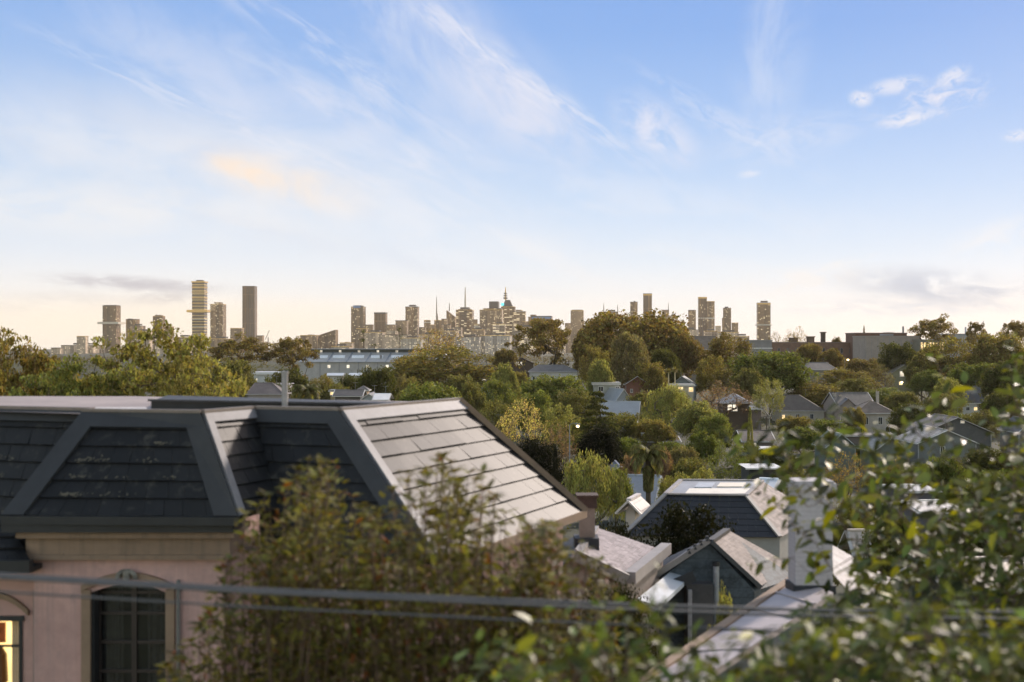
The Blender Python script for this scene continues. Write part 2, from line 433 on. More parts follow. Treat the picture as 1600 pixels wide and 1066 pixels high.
PROTO = {}
def proto(kind, seed):
    key = (kind, seed)
    if key in PROTO: return PROTO[key]
    rng = np.random.default_rng(seed * 101 + sum(map(ord, kind)))
    bark = M['bark']; leaf = M['leaf']; V = None
    if kind in ('dome', 'tall', 'loose', 'hedge', 'thicket'):
        n, per, r, size = {'dome': (190, 105, .095, .031), 'tall': (170, 90, .085, .031), 'loose': (120, 100, .085, .027), 'hedge': (170, 110, .12, .032), 'thicket': (260, 130, .11, .022)}[kind]
        zc, zr = {'dome': (.58, .42), 'tall': (.56, .44), 'loose': (.58, .42), 'hedge': (.45, .55), 'thicket': (.45, .55)}[kind]
        d = rng.normal(size=(n * 2, 3)); d /= np.linalg.norm(d, axis=1)[:, None]; d = d[d[:, 2] > -.55][:n]
        f = lobes(rng, 6, .20 if kind == 'loose' else .14)(d)
        rr = rng.uniform(.30, 1, len(d)) ** .5 * f
        # leave room for the clump radius so that the crown spans width 1, height 1
        c = d * rr[:, None] * np.array([.5 - r * .8, .5 - r * .8, zr - r * .8]) + np.array([0, 0, zc])
        rad = r * rng.uniform(.6, 1.35, len(c))
        V = clump_leaves(rng, c, rad, per, size, .8)
        mb = limbs(c[::2], (0, 0, -.02), (0, 0, .26 if kind not in ('hedge', 'thicket') else .12), .022, .12, rng)
    elif kind == 'gum':          # spreading umbrella of flat leaf plates on bare limbs
        n = 85; ph = rng.uniform(0, 2 * PI, n); rho = np.sqrt(rng.uniform(0, 1, n)) * .44
        z = .70 + .24 * (1 - (rho / .46) ** 2) + rng.normal(0, .035, n)
        low = rng.uniform(size=n) < .3; z[low] -= rng.uniform(.08, .34, low.sum())
        wob = 1 + .16 * np.sin(ph * 3 + rng.uniform(0, 6)) + .1 * np.sin(ph * 5 + 2)
        c = np.stack([np.cos(ph) * rho * wob, np.sin(ph) * rho * wob, z], 1)
        V = clump_leaves(rng, c, .085 * rng.uniform(.6, 1.3, n), 110, .026, .55)
        mb = limbs(c[::2], (.02, 0, -.02), (0, 0, .30), .026, .14, rng)
    elif kind == 'cedar':
        cs = []; rs = []
        for k in range(12):
            zt = .17 + .80 * k / 11; R0 = .46 * (1 - (zt - .12) / .93) ** .75 + .02
            m = 9 if k < 8 else 5
            for j in range(m):
                a = rng.uniform(0, 2 * PI); L0 = R0 * rng.uniform(.55, 1.05)
                for q in np.linspace(.25, 1, 5):
                    cs.append((math.cos(a) * L0 * q, math.sin(a) * L0 * q, zt + rng.normal(0, .008) - .03 * q)); rs.append(.06 * (1.1 - .4 * q))
        c = np.array(cs); V = clump_leaves(rng, c, np.array(rs), 26, .026, .34)
        mb = limbs(c[::9], (0, 0, -.02), (0, 0, .14), .02, .02, rng); mb.tube([(0, 0, .1), (0, 0, .97)], [.018, .003], 6)
    elif kind in ('cypress', 'conifer'):
        n = 160; z = rng.uniform(.03, .97, n); prof = (.5 * np.clip(1.15 * (1 - z), 0, 1) ** .55 * np.clip(z * 6, .5, 1)) if kind == 'cypress' else .5 * (1 - z) ** .9
        a = rng.uniform(0, 2 * PI, n); rr = prof * rng.uniform(.6, 1, n) ** .5 * .86
        c = np.stack([np.cos(a) * rr, np.sin(a) * rr, z], 1)
        V = clump_leaves(rng, c, np.full(n, .075), 60, .03, 1.0)
        V = (V[0] * np.array([1, 1, 1]), V[1]); mb = MB().tube([(0, 0, -.02), (0, 0, .9)], [.03, .004], 6)
    elif kind == 'willow':
        n = 120; d = rng.normal(size=(n * 2, 3)); d /= np.linalg.norm(d, axis=1)[:, None]; d = d[d[:, 2] > -.25][:n]
        f = lobes(rng, 5, .15)(d); rr = rng.uniform(.5, 1, len(d)) ** .5 * f
        c = d * rr[:, None] * np.array([.42, .42, .36]) + np.array([0, 0, .60])
        vv = []; fr = []
        cc = np.repeat(c, 85, 0); m = len(cc)
        off = rng.normal(size=(m, 3)) * np.array([.028, .028, .02]); off[:, 2] -= rng.uniform(0, .26, m) ** 1.2
        l = np.tile([0, 0, -1.0], (m, 1)) + rng.normal(0, .25, (m, 3)); l /= np.linalg.norm(l, axis=1)[:, None]
        b = rng.normal(size=(m, 3)); wv = np.cross(l, b); wv /= np.linalg.norm(wv, axis=1)[:, None]
        V = diamonds(rng, cc + off, .034, .35, frames=(l, wv, np.cross(l, wv)))
        mb = limbs(c[::2], (0, 0, -.02), (0, 0, .3), .022, .1, rng)
    elif kind in ('twiggy', 'birch'):
        n = 190; d = rng.normal(size=(n * 2, 3)); d /= np.linalg.norm(d, axis=1)[:, None]; d = d[d[:, 2] > -.6][:n]
        f = lobes(rng, 5, .12)(d); rr = rng.uniform(.15, 1, len(d)) ** .45 * f
        c = d * rr[:, None] * np.array([.46, .46, .40]) + np.array([0, 0, .58])
        V = clump_leaves(rng, c, np.full(len(c), .055), 17 if kind == 'twiggy' else 40, .022, 1)
        mb = limbs(c, (0, 0, -.02), (0, 0, .26), .022 if kind == 'twiggy' else .017, .12, rng, 4, .13); bark = M['twig'] if kind == 'twiggy' else M['bark_pale']
    elif kind == 'fanpalm':
        vv = []; ff = []; b = 0; m = 0
        for k in range(42):
            a = rng.uniform(0, 2 * PI); e = rng.uniform(-.9, 1.35); dr = np.array([math.cos(a) * math.cos(e) * 2.1, math.sin(a) * math.cos(e) * 2.1, math.sin(e) * .55])
            c0 = np.array([0, 0, .80]); tip = c0 + dr * .22
            side = np.cross(dr, [0, 0, 1]); side = side / (np.linalg.norm(side) + 1e-6)
            for q in range(9):
                t = (q - 4) / 4; o = tip + side * t * .20 + dr * .12 * (1 - abs(t) * .5) + np.array([0, 0, -.03 * abs(t)])
                s2 = side * .022; vv += [tip - s2 * .3, tip + s2 * .3, o + s2, o - s2 * .2]; ff.append([m, m + 1, m + 2, m + 3]); m += 4
        V = (np.array(vv), np.array(ff)); mb = MB().tube([(0, 0, -.02), (.02, 0, .45), (0, 0, .87)], [.05, .035, .04], 8)
    elif kind == 'datepalm':
        vv = []; ff = []; m = 0
        def frond(a, e0, ln, dead):
            nonlocal m
            p = np.array([0, 0, .80 if not dead else .74]); e = e0; pts = [p]
            for q in range(9):
                e -= (.20 if not dead else .30); e = max(e, -1.5)
                p = p + np.array([math.cos(a) * math.cos(e) * 1.25, math.sin(a) * math.cos(e) * 1.25, math.sin(e) * .55]) * ln / 9; pts.append(p)
            for q in range(1, 9):
                t = pts[q + 1] - pts[q] if q < 9 else pts[q] - pts[q - 1]; sd_ = np.cross(t, [0, 0, 1]); sd_ /= np.linalg.norm(sd_) + 1e-6
                for sg in (-1, 1):
                    for h in (0, .5):
                        p0 = pts[q] + t * h; o = p0 + sd_ * sg * .13 * (1 - q / 12) + t * .6 + np.array([0, 0, -.03])
                        vv.extend([p0, p0 + t * .5, o + t * .2, o - t * .2]); ff.append([m, m + 1, m + 2, m + 3]); m += 4
        for k in range(46): frond(rng.uniform(0, 2 * PI), rng.uniform(.1, 1.5), .42, False)
        for k in range(60): frond(rng.uniform(0, 2 * PI), rng.uniform(-.9, -.2), .40, True)
        V = (np.array(vv), np.array(ff)); mb = MB().tube([(0, 0, -.02), (0, 0, .4), (0, 0, .8)], [.075, .06, .065], 10)
    elif kind == 'sprawl':       # big loose near crown of fine leaves
        n = 330; d = rng.normal(size=(n * 2, 3)); d /= np.linalg.norm(d, axis=1)[:, None]; d = d[d[:, 2] > -.2][:n]
        f = lobes(rng, 9, .17)(d); rr = rng.uniform(.25, 1, len(d)) ** .4 * f
        c = d * rr[:, None] * np.array([.47, .47, .27]) + np.array([0, 0, .70])
        V = clump_leaves(rng, c, .042 * rng.uniform(.6, 1.5, len(c)), 95, .0145, .42, .6)
        mb = limbs(c, (0, 0, -.02), (0, 0, .42), .02, .12, rng, 5, .06)
    q = V[0]; kx = .5 / np.percentile(np.abs(q[:, :2]), 99.6); kz = 1 / np.percentile(q[:, 2], 99.9)
    V = (q * np.array([kx, kx, kz]), V[1]); mb.v = [(p[0] * kx, p[1] * kx, p[2] * kz) for p in mb.v]
    me_c = np_mesh(kind + '_crown', V[0], [V[1]], leaf)
    me_t = mb.mesh(kind + '_trunk', bark, smooth=True)
    PROTO[key] = (me_t, me_c); return PROTO[key]

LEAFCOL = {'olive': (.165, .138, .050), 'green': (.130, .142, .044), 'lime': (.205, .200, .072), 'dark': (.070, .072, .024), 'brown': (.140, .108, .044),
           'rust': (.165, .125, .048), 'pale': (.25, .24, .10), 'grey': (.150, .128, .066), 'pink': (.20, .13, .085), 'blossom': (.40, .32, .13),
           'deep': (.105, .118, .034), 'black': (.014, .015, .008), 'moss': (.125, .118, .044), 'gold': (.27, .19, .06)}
def tree(kind, seed, u, vtop, Y, wpx, col, name, label, group, cat='tree', rz=None):
    x = X_(u, Y); b = G(Y) - .15; h = Z_(vtop, Y) - b; wd = wpx / F * Y * (1.15 if 60 < Y < 560 and kind not in ('cedar', 'cypress', 'conifer', 'fanpalm', 'datepalm') else 1)
    rng = random.Random(u * 13 + Y)
    r = empty(name, (x, Y, b), rng.uniform(0, 6.28) if rz is None else rz); r.scale = (wd, wd, h)
    mt, mc = proto(kind, seed)
    c = tuple(q * (1.42 if col not in ('black',) else 1) for q in LEAFCOL[col]) if isinstance(col, str) else col
    link('trunk', mt, r); link('crown', mc, r, c)
    tag(r, label, cat, group); return r

TV, TR, TN = 'garden trees across the valley', 'trees along the ridge', 'trees below the near roofs'
for t in [
 # --- ridge and skyline
 ('gum', 1, 378, 521, 430, 112, 'brown', 'gum_tree', 'dark spreading gum under the tall slab tower, left of the grey hall', TR),
 ('gum', 2, 457, 526, 440, 70, 'rust', 'gum_tree', 'rusty flat-topped gum whose crown touches the left end of the grey hall', TR),
 ('twiggy', 1, 308, 543, 400, 62, 'grey', 'bare_tree', 'thin grey bare tree in front of the pale block below the banded tower', TR),
 ('dome', 1, 366, 562, 330, 62, 'moss', 'round_tree', 'rounded mossy tree below the dark gum, just behind the leafy near tree', TV),
 ('fanpalm', 1, 568, 514, 700, 17, 'dark', 'fan_palm', 'fan palm standing against the blue-crowned tower behind the hall', 'palms behind the grey hall'),
 ('fanpalm', 2, 624, 511, 700, 15, 'dark', 'fan_palm', 'slim fan palm behind the hall in front of the low pale towers', 'palms behind the grey hall'),
 ('fanpalm', 1, 585, 537, 690, 20, 'dark', 'fan_palm', 'short palm showing only its head over the hall roof', 'palms behind the grey hall'),
 ('twiggy', 2, 684, 513, 470, 86, 'gold', 'bare_tree', 'golden half-bare tree rising above the broad olive tree beside the hall', TR),
 ('loose', 1, 693, 540, 400, 148, 'olive', 'broad_tree', 'broad olive tree covering the right end of the grey hall', TR),
 ('dome', 3, 650, 556, 410, 70, 'olive', 'broad_tree', 'smaller olive tree at the hall end, left side of the broad olive tree', TR),
 ('dome', 2, 790, 545, 520, 44, 'brown', 'round_tree', 'small brown tree behind the brown gabled house, left of the big gum', TR),
 ('gum', 3, 848, 497, 460, 98, 'rust', 'gum_tree', 'big rust-brown gum standing before the pale stepped towers', TR),
 ('dome', 3, 925, 500, 470, 60, 'rust', 'fig_tree', 'rust-tipped small lobe tree at the left foot of the huge fig', TR),
 ('dome', 1, 990, 486, 450, 150, 'rust', 'fig_tree', 'huge dome-shaped fig rising highest above the ridge', TR),
 ('dome', 2, 1062, 517, 440, 84, 'brown', 'fig_tree', 'brown dense tree at the right shoulder of the huge fig', TR),
 ('tall', 1, 983, 520, 390, 66, 'grey', 'round_tree', 'grey-brown egg-shaped tree in front of the huge fig', TR),
 ('loose', 2, 932, 539, 410, 58, 'olive', 'round_tree', 'olive tree between the gum and the grey-brown egg-shaped tree', TR),
 ('dome', 2, 938, 562, 340, 42, 'lime', 'round_tree', 'bright lime small tree above the cream dormer', TV),
 ('dome', 3, 1042, 545, 400, 46, 'dark', 'round_tree', 'dark small tree tucked under the right side of the fig', TR),
 ('loose', 3, 1136, 520, 430, 76, 'brown', 'round_tree', 'brown airy tree before the pitched grey roof under the split tower', TR),
 ('dome', 1, 1205, 549, 405, 112, 'deep', 'round_tree', 'wide dark green round tree above the pyramid-roofed pavilion', TV),
 ('dome', 3, 1260, 537, 520, 44, 'brown', 'round_tree', 'small brown tree at the left end of the long brick building', TR),
 ('dome', 2, 1297, 545, 500, 46, 'brown', 'round_tree', 'brown tree in front of the middle of the long brick building', TR),
 ('dome', 1, 1405, 535, 480, 52, 'dark', 'round_tree', 'dark brown round tree in front of the concrete box', TR),
 ('gum', 1, 1462, 491, 600, 80, 'rust', 'gum_tree', 'flat umbrella gum against the sky right of the concrete box', TR),
 ('gum', 3, 1524, 503, 600, 36, 'brown', 'gum_tree', 'small airy tree on the skyline beside the pale flues', TR),
 ('gum', 2, 1586, 501, 560, 56, 'rust', 'gum_tree', 'rusty gum at the right edge of the skyline', TR),
 ('twiggy', 1, 1240, 510, 660, 42, 'gold', 'bare_tree', 'golden open tree on the skyline behind the brick building', TR),
 ('twiggy', 3, 1212, 518, 660, 26, 'rust', 'bare_tree', 'thin rusty tree beside the foot of the rightmost tower', TR),
 ('dome', 2, 1308, 527, 665, 22, 'brown', 'round_tree', 'tiny round tree on the skyline right of the brick chimney', TR),
 ('conifer', 1, 1350, 509, 690, 9, 'brown', 'conifer', 'small pointed conifer showing over the brown roof box', TR),
 ('loose', 1, 1482, 527, 450, 92, 'olive', 'broad_tree', 'olive tree standing before the yellow-lit glass building', TR),
 ('dome', 3, 1565, 521, 440, 90, 'olive', 'broad_tree', 'broad olive tree below the rusty gum at the skyline edge', TR),
 ('tall', 2, 1440, 545, 460, 44, 'moss', 'round_tree', 'narrow mossy tree beside the concrete box and the lit glass', TR),
 # --- middle of the valley
 ('dome', 1, 664, 598, 260, 100, 'green', 'round_tree', 'bright green low dome just beyond the flat roof edge', TV),
 ('tall', 3, 738, 597, 270, 46, 'moss', 'round_tree', 'mossy upright tree just right of the bright green dome', TV),
 ('loose', 2, 775, 590, 300, 62, 'green', 'round_tree', 'soft green tree behind the yellow blossoming tree', TV),
 ('dome', 2, 791, 568, 350, 40, 'lime', 'round_tree', 'light green round tree below the brown gabled house', TV),
 ('dome', 3, 816, 581, 360, 26, 'olive', 'round_tree', 'small olive ball tree at the left wall of the hipped white house', TV),
 ('hedge', 1, 745, 572, 420, 60, 'dark', 'round_tree', 'dark low tree between the broad olive tree and the brown gabled house', TV),
 ('dome', 1, 868, 586, 330, 92, 'green', 'round_tree', 'wide green tree in front of the hipped white house', TV),
 ('loose', 3, 896, 607, 290, 74, 'moss', 'round_tree', 'mossy tree left of the cedar top and the cream dormer', TV),
 ('cedar', 1, 932, 612, 215, 96, 'dark', 'cedar_tree', 'dark tiered cedar standing before the pale blue roof', TV),
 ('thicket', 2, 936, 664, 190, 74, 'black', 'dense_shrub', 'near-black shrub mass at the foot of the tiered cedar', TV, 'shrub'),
 ('twiggy', 2, 815, 622, 205, 76, 'blossom', 'blossoming_tree', 'yellow blossoming open tree beside the slate roof slope', TV),
 ('loose', 1, 874, 632, 215, 62, 'lime', 'round_tree', 'lime green airy tree between the blossoming tree and the cedar', TV),
 ('twiggy', 3, 872, 660, 185, 56, 'pink', 'bare_tree', 'pinkish bare tree at the left of the cedar foot', TV),
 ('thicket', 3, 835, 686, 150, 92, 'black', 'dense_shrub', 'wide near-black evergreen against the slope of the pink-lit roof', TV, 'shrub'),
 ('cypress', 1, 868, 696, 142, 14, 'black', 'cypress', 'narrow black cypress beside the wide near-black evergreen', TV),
 ('willow', 1, 925, 706, 118, 96, 'lime', 'willow', 'pale green weeping tree behind the brown chimney stub', TN),
 ('willow', 2, 962, 728, 128, 56, 'green', 'willow', 'greener weeping tree at the right of the pale weeping one', TN),
 ('willow', 2, 1045, 600, 285, 74, 'lime', 'willow', 'light weeping tree in the middle of the valley below the lit cream bay', TV),
 ('loose', 2, 1000, 612, 320, 52, 'moss', 'round_tree', 'mossy tree right of the red brick house', TV),
 ('dome', 2, 1088, 627, 250, 66, 'lime', 'round_tree', 'lime round tree left of the pyramid-roofed pavilion', TV),
 ('tall', 1, 1116, 646, 235, 60, 'green', 'round_tree', 'tall fresh green tree below the timbered window of the pavilion', TV),
 ('birch', 1, 1138, 683, 170, 56, 'green', 'birch', 'drooping birch with a pale trunk above the dark mansard roof', TV),
 ('twiggy', 1, 1135, 594, 350, 84, 'pink', 'bare_tree', 'reddish brown bare tree spreading behind the pyramid-roofed pavilion', TV),
 ('dome', 1, 1070, 697, 175, 46, 'grey', 'round_tree', 'grey-green soft tree right of the palm', TV),
 ('dome', 3, 972, 684, 200, 52, 'deep', 'round_tree', 'deep green tree above the weeping trees, left of the palm', TV),
 ('datepalm', 1, 1013, 694, 122, 56, 'moss', 'palm_tree', 'shaggy palm with a skirt of dead fronds on a dark trunk', TV),
 ('dome', 2, 1034, 700, 150, 34, 'pink', 'brown_tree', 'russet-leaved tree behind the right side of the shaggy palm', TV),
 ('dome', 3, 985, 710, 150, 30, 'pink', 'brown_tree', 'russet-leaved tree at the left side of the shaggy palm', TV),
 ('hedge', 1, 1048, 690, 215, 62, 'deep', 'garden_hedge', 'deep green hedge below the long low brown roof', TV, 'hedge'),
 ('loose', 3, 1058, 738, 125, 58, 'lime', 'flowering_shrub', 'light green shrub by the blue-grey roof behind the dark mansard', TN, 'shrub'),
 ('loose', 1, 1098, 731, 130, 46, 'lime', 'flowering_shrub', 'yellowish green shrub peeping over the dark mansard deck', TN, 'shrub'),
 ('conifer', 2, 1172, 636, 225, 16, 'lime', 'conifer', 'light green pointed conifer right of the timbered pavilion', TV),
 ('birch', 2, 1202, 590, 345, 46, 'lime', 'birch', 'light airy tree with twin pale trunks left of the brown hipped roof', TV),
 ('dome', 1, 1243, 650, 290, 50, 'olive', 'round_tree', 'olive bush in front of the brown hipped house', TV),
 ('dome', 3, 1290, 656, 270, 64, 'deep', 'round_tree', 'deep green wide bush below the twin-chimney house', TV),
 ('loose', 2, 1318, 575, 430, 92, 'olive', 'round_tree', 'wide olive tree just under the glowing street lamp', TV),
 ('hedge', 2, 1272, 596, 400, 82, 'olive', 'garden_hedge', 'long olive hedge behind the brown hipped roof', TV, 'hedge'),
 ('twiggy', 2, 1374, 568, 440, 46, 'grey', 'bare_tree', 'grey bare tree at the left of the cream gabled house', TV),
 ('dome', 2, 1448, 578, 430, 54, 'green', 'round_tree', 'green round tree at the right of the cream gabled house', TV),
 ('hedge', 3, 1385, 606, 400, 70, 'green', 'garden_hedge', 'green hedge in front of the cream gabled house', TV, 'hedge'),
 ('dome', 1, 1522, 567, 420, 70, 'deep', 'round_tree', 'deep green round tree behind the slate roof with white verandah', TV),
 ('dome', 2, 1574, 562, 380, 76, 'dark', 'round_tree', 'dark tree at the right edge above the leafy branches', TV),
 ('tall', 3, 1483, 590, 370, 48, 'lime', 'round_tree', 'lime upright tree left of the slate roof with white verandah', TV),
 ('hedge', 1, 1424, 629, 300, 64, 'dark', 'garden_hedge', 'dark wide hedge right of the two-storey pale house', TV, 'hedge'),
 ('dome', 3, 1562, 612, 330, 62, 'dark', 'round_tree', 'dark round tree in front of the slate roof with white verandah', TV),
 ('hedge', 2, 1500, 640, 290, 60, 'deep', 'garden_hedge', 'deep green hedge behind the wide dark gable roof', TV, 'hedge'),
 ('dome', 1, 1335, 636, 310, 30, 'olive', 'round_tree', 'small olive tree at the left wall of the two-storey pale house', TV),
 # --- left, between the flat roof and the hall
 ('dome', 2, 452, 576, 330, 66, 'dark', 'round_tree', 'dark tree rising right behind the grey flue pipe', TV),
 ('loose', 3, 505, 585, 340, 46, 'olive', 'round_tree', 'olive airy tree in front of the left part of the hall wall', TV),
 ('hedge', 1, 545, 586, 370, 44, 'dark', 'round_tree', 'low dark tree in front of the middle of the hall wall', TV),
 ('dome', 1, 588, 573, 320, 56, 'dark', 'round_tree', 'dark round tree in front of the hall, beside the tiny turret', TV),
 ('datepalm', 2, 480, 600, 290, 46, 'moss', 'palm_tree', 'low spiky palm among the dark trees left of the yellow-lit wall', TV),
 ('hedge', 3, 528, 600, 330, 60, 'moss', 'garden_hedge', 'mossy hedge behind the yellow-lit wall', TV, 'hedge'),
 ('loose', 1, 632, 586, 330, 36, 'grey', 'round_tree', 'grey-green thin tree right of the dark round tree by the hall', TV),
 # --- lower right
 ('twiggy', 3, 1325, 705, 150, 62, 'gold', 'bare_tree', 'white-stemmed twiggy shrub in front of the small green gable', TN, 'shrub'),
 ('hedge', 2, 1388, 716, 140, 70, 'olive', 'garden_hedge', 'olive shrub mass behind the sunlit shed roofs', TN, 'hedge'),
 ('hedge', 1, 1212, 700, 175, 74, 'dark', 'garden_hedge', 'dark shrub mass under the white flat awning', TN, 'hedge'),
 ('dome', 3, 1475, 712, 140, 64, 'deep', 'round_tree', 'deep green tree below the pale gable with white edges', TN),
 ('thicket', 1, 1345, 775, 85, 90, 'moss', 'garden_hedge', 'mossy hedge right of the white chimney', TN, 'hedge'),
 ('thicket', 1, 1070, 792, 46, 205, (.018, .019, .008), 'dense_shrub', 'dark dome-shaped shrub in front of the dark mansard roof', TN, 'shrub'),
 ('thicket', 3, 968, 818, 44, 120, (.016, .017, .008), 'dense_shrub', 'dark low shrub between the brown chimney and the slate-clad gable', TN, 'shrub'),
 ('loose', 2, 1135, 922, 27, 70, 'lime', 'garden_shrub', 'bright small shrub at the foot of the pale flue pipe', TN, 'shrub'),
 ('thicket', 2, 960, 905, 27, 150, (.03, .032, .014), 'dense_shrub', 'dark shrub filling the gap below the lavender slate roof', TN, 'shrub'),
 ('sprawl', 1, 225, 509, 45, 400, (.27, .245, .085), 'leafy_tree', 'large fresh green tree standing close behind the flat mansard roof', 'leafy trees behind the mansard roof'),
 ('sprawl', 2, 5, 500, 47, 290, (.22, .17, .06), 'leafy_tree', 'leafy tree with reddish tips at the left edge behind the roof', 'leafy trees behind the mansard roof'),
 ('sprawl', 1, 110, 560, 41, 330, (.19, .20, .065), 'leafy_tree', 'low dense green tree in front of the reddish tree at the left edge', 'leafy trees behind the mansard roof'),
 ('sprawl', 2, 305, 562, 42, 220, (.29, .265, .10), 'leafy_tree', 'low yellow-green tree whose crown ends beside the brown hipped roof house', 'leafy trees behind the mansard roof'),
 # --- more of the valley
 ('dome', 3, 1010, 566, 385, 60, 'olive', 'round_tree', 'olive tree directly behind the red brick house', TV),
 ('loose', 1, 1112, 556, 400, 56, 'olive', 'round_tree', 'olive airy tree right of the pair of pale-trunked palms', TV),
 ('dome', 2, 1170, 575, 375, 46, 'moss', 'round_tree', 'mossy tree behind the right corner of the pyramid-roofed pavilion', TV),
 ('loose', 3, 1050, 618, 330, 60, 'moss', 'round_tree', 'mossy tree below the cream front with warm lit windows', TV),
 ('dome', 1, 968, 645, 240, 76, 'moss', 'round_tree', 'mossy tree under the pale blue metal roof beside the cedar', TV),
 ('dome', 3, 1025, 655, 235, 60, 'olive', 'round_tree', 'olive tree behind the long low brown roof with white chimney', TV),
 ('tall', 2, 1098, 672, 205, 50, 'deep', 'round_tree', 'deep green upright tree left of the drooping birch', TV),
 ('loose', 2, 1170, 690, 185, 50, 'deep', 'round_tree', 'deep green airy tree right of the drooping birch', TV),
 ('dome', 1, 1075, 716, 150, 60, 'moss', 'round_tree', 'mossy low tree behind the light green shrubs by the blue-grey roof', TN),
 ('dome', 2, 905, 650, 225, 56, 'moss', 'round_tree', 'mossy tree just behind the lit lamp beside the cedar', TV),
 ('loose', 1, 775, 625, 230, 60, 'moss', 'round_tree', 'mossy airy tree between the slate slope and the yellow blossoming tree', TV),
 ('dome', 3, 720, 586, 340, 56, 'moss', 'round_tree', 'mossy dome behind the bright green dome', TV),
 ('tall', 1, 838, 610, 260, 60, 'green', 'round_tree', 'green upright tree behind the yellow blossoming tree', TV),
 ('dome', 2, 640, 590, 300, 40, 'olive', 'round_tree', 'olive small tree left of the bright green dome', TV),
 ('hedge', 2, 430, 590, 300, 60, 'dark', 'round_tree', 'dark low tree in front of the small grey annex', TV),
 ('dome', 1, 1350, 560, 520, 60, 'brown', 'round_tree', 'brown tree at the left foot of the concrete box', TR),
 ('loose', 2, 1330, 590, 415, 70, 'moss', 'round_tree', 'mossy tree above the twin-chimney house', TV),
 ('dome', 3, 1412, 612, 360, 50, 'moss', 'round_tree', 'mossy tree below the cream gabled house', TV),
 ('dome', 1, 1470, 615, 330, 60, 'moss', 'round_tree', 'mossy tree above the left end of the wide dark gable', TV),
 ('loose', 3, 1535, 640, 270, 60, 'moss', 'round_tree', 'mossy airy tree above the right end of the wide dark gable', TV),
 ('dome', 2, 1255, 668, 240, 70, 'deep', 'round_tree', 'deep green tree above the white flat awning', TV),
 ('hedge', 2, 1350, 690, 215, 60, 'dark', 'garden_hedge', 'dark hedge between the two small greenish gables', TV, 'hedge'),
 ('hedge', 1, 1545, 700, 190, 80, 'dark', 'garden_hedge', 'dark hedge right of the white-edged gable', TV, 'hedge'),
 ('dome', 1, 1420, 725, 150, 80, 'deep', 'round_tree', 'deep green tree behind the topmost corrugated shed roof', TN),
 ('dome', 3, 1560, 735, 130, 90, 'deep', 'round_tree', 'deep green tree behind the leaves at the right border', TN),
 ('loose', 1, 1255, 735, 135, 60, 'moss', 'round_tree', 'mossy tree standing behind the white chimney', TN),
 ('dome', 2, 1400, 800, 75, 90, 'dark', 'round_tree', 'dark tree right of the small shed with a lit panel', TN),
 ('dome', 1, 1530, 800, 85, 110, 'dark', 'round_tree', 'dark tree behind the large warm-lit roof', TN),
]:
    kind, seed, u, vt, Y, wp, col, name, label, grp = t[:10]
    tree(kind, seed, u, vt, Y, wp, col, name, label, grp, *(t[10:11] or ('tree',)))

# a low green layer over the valley floor, too many small shrubs to count, and the wooded rise behind the ridge
def cover(name, n, y0, y1, hlo, hhi, per, size, col, seed, half=.47, skip=()):
    rng = np.random.default_rng(seed)
    Y = np.sqrt(rng.uniform(y0 ** 2, y1 ** 2, n)); x = rng.uniform(-half, half, n) * Y
    ok = np.ones(n, bool)
    for (a, b, c, d) in skip: ok &= ~((x > a) & (x < c) & (Y > b) & (Y < d))
    x, Y = x[ok], Y[ok]; h = rng.uniform(hlo, hhi, len(x)) ** 1.0
    z = np.interp(Y, _G[:, 0], _G[:, 1])
    rep = np.repeat(np.arange(len(x)), per); m = len(rep)
    d = rng.normal(size=(m, 3)); d /= np.linalg.norm(d, axis=1)[:, None]; d[:, 2] = np.abs(d[:, 2])
    q = d * rng.uniform(.5, 1, m)[:, None]
    c = np.stack([x[rep] + q[:, 0] * h[rep] * .8, Y[rep] + q[:, 1] * h[rep] * .8, z[rep] + q[:, 2] * h[rep]], 1)
    V = diamonds(rng, c, size, .6)
    o = link(name, np_mesh(name, V[0], [V[1]], M['leaf']), None, col)
    tag(o, kind='stuff'); return o
# ------------------------------------------------------------------ houses across the valley
FOOT = []
def window(root, x0, z0, x1, z1, y, lit=None, fw=.09, frame=None, bars=1):
    f = MB()
    f.box(x0, y - .07, z0, x0 + fw, y + .02, z1).box(x1 - fw, y - .07, z0, x1, y + .02, z1)
    f.box(x0 + fw, y - .07, z1 - fw, x1 - fw, y + .02, z1).box(x0 + fw, y - .07, z0, x1 - fw, y + .02, z0 + fw)
    for k in range(bars):
        xm = x0 + (x1 - x0) * (k + 1) / (bars + 1); f.box(xm - .03, y - .05, z0 + fw, xm + .03, y + .02, z1 - fw)
    wn = f.build('window', frame or M['trim'], root)
    MB().box(x0 + fw, y - .025, z0 + fw, x1 - fw, y + .015, z1 - fw).build('pane', {None: M['pane'], 'lit': M['lit'], 'white': M['litwhite']}[lit], wn)
    return wn

def chimney(root, x, y, z0, z1, wd, col, pots=1, dp=None):
    d = dp or wd
    c = MB().box(x - wd / 2, y - d / 2, z0, x + wd / 2, y + d / 2, z1 - .12).box(x - wd / 2 - .07, y - d / 2 - .07, z1 - .12, x + wd / 2 + .07, y + d / 2 + .07, z1).build('chimney', M['brickwall'], root, color=col)
    for k in range(pots):
        px = x + (k - (pots - 1) / 2) * wd * .5
        MB().tube([(px, y, z1), (px, y, z1 + .35)], [wd * .17, wd * .14], 8).build('chimney_pot', M['pot'], c)
    return c

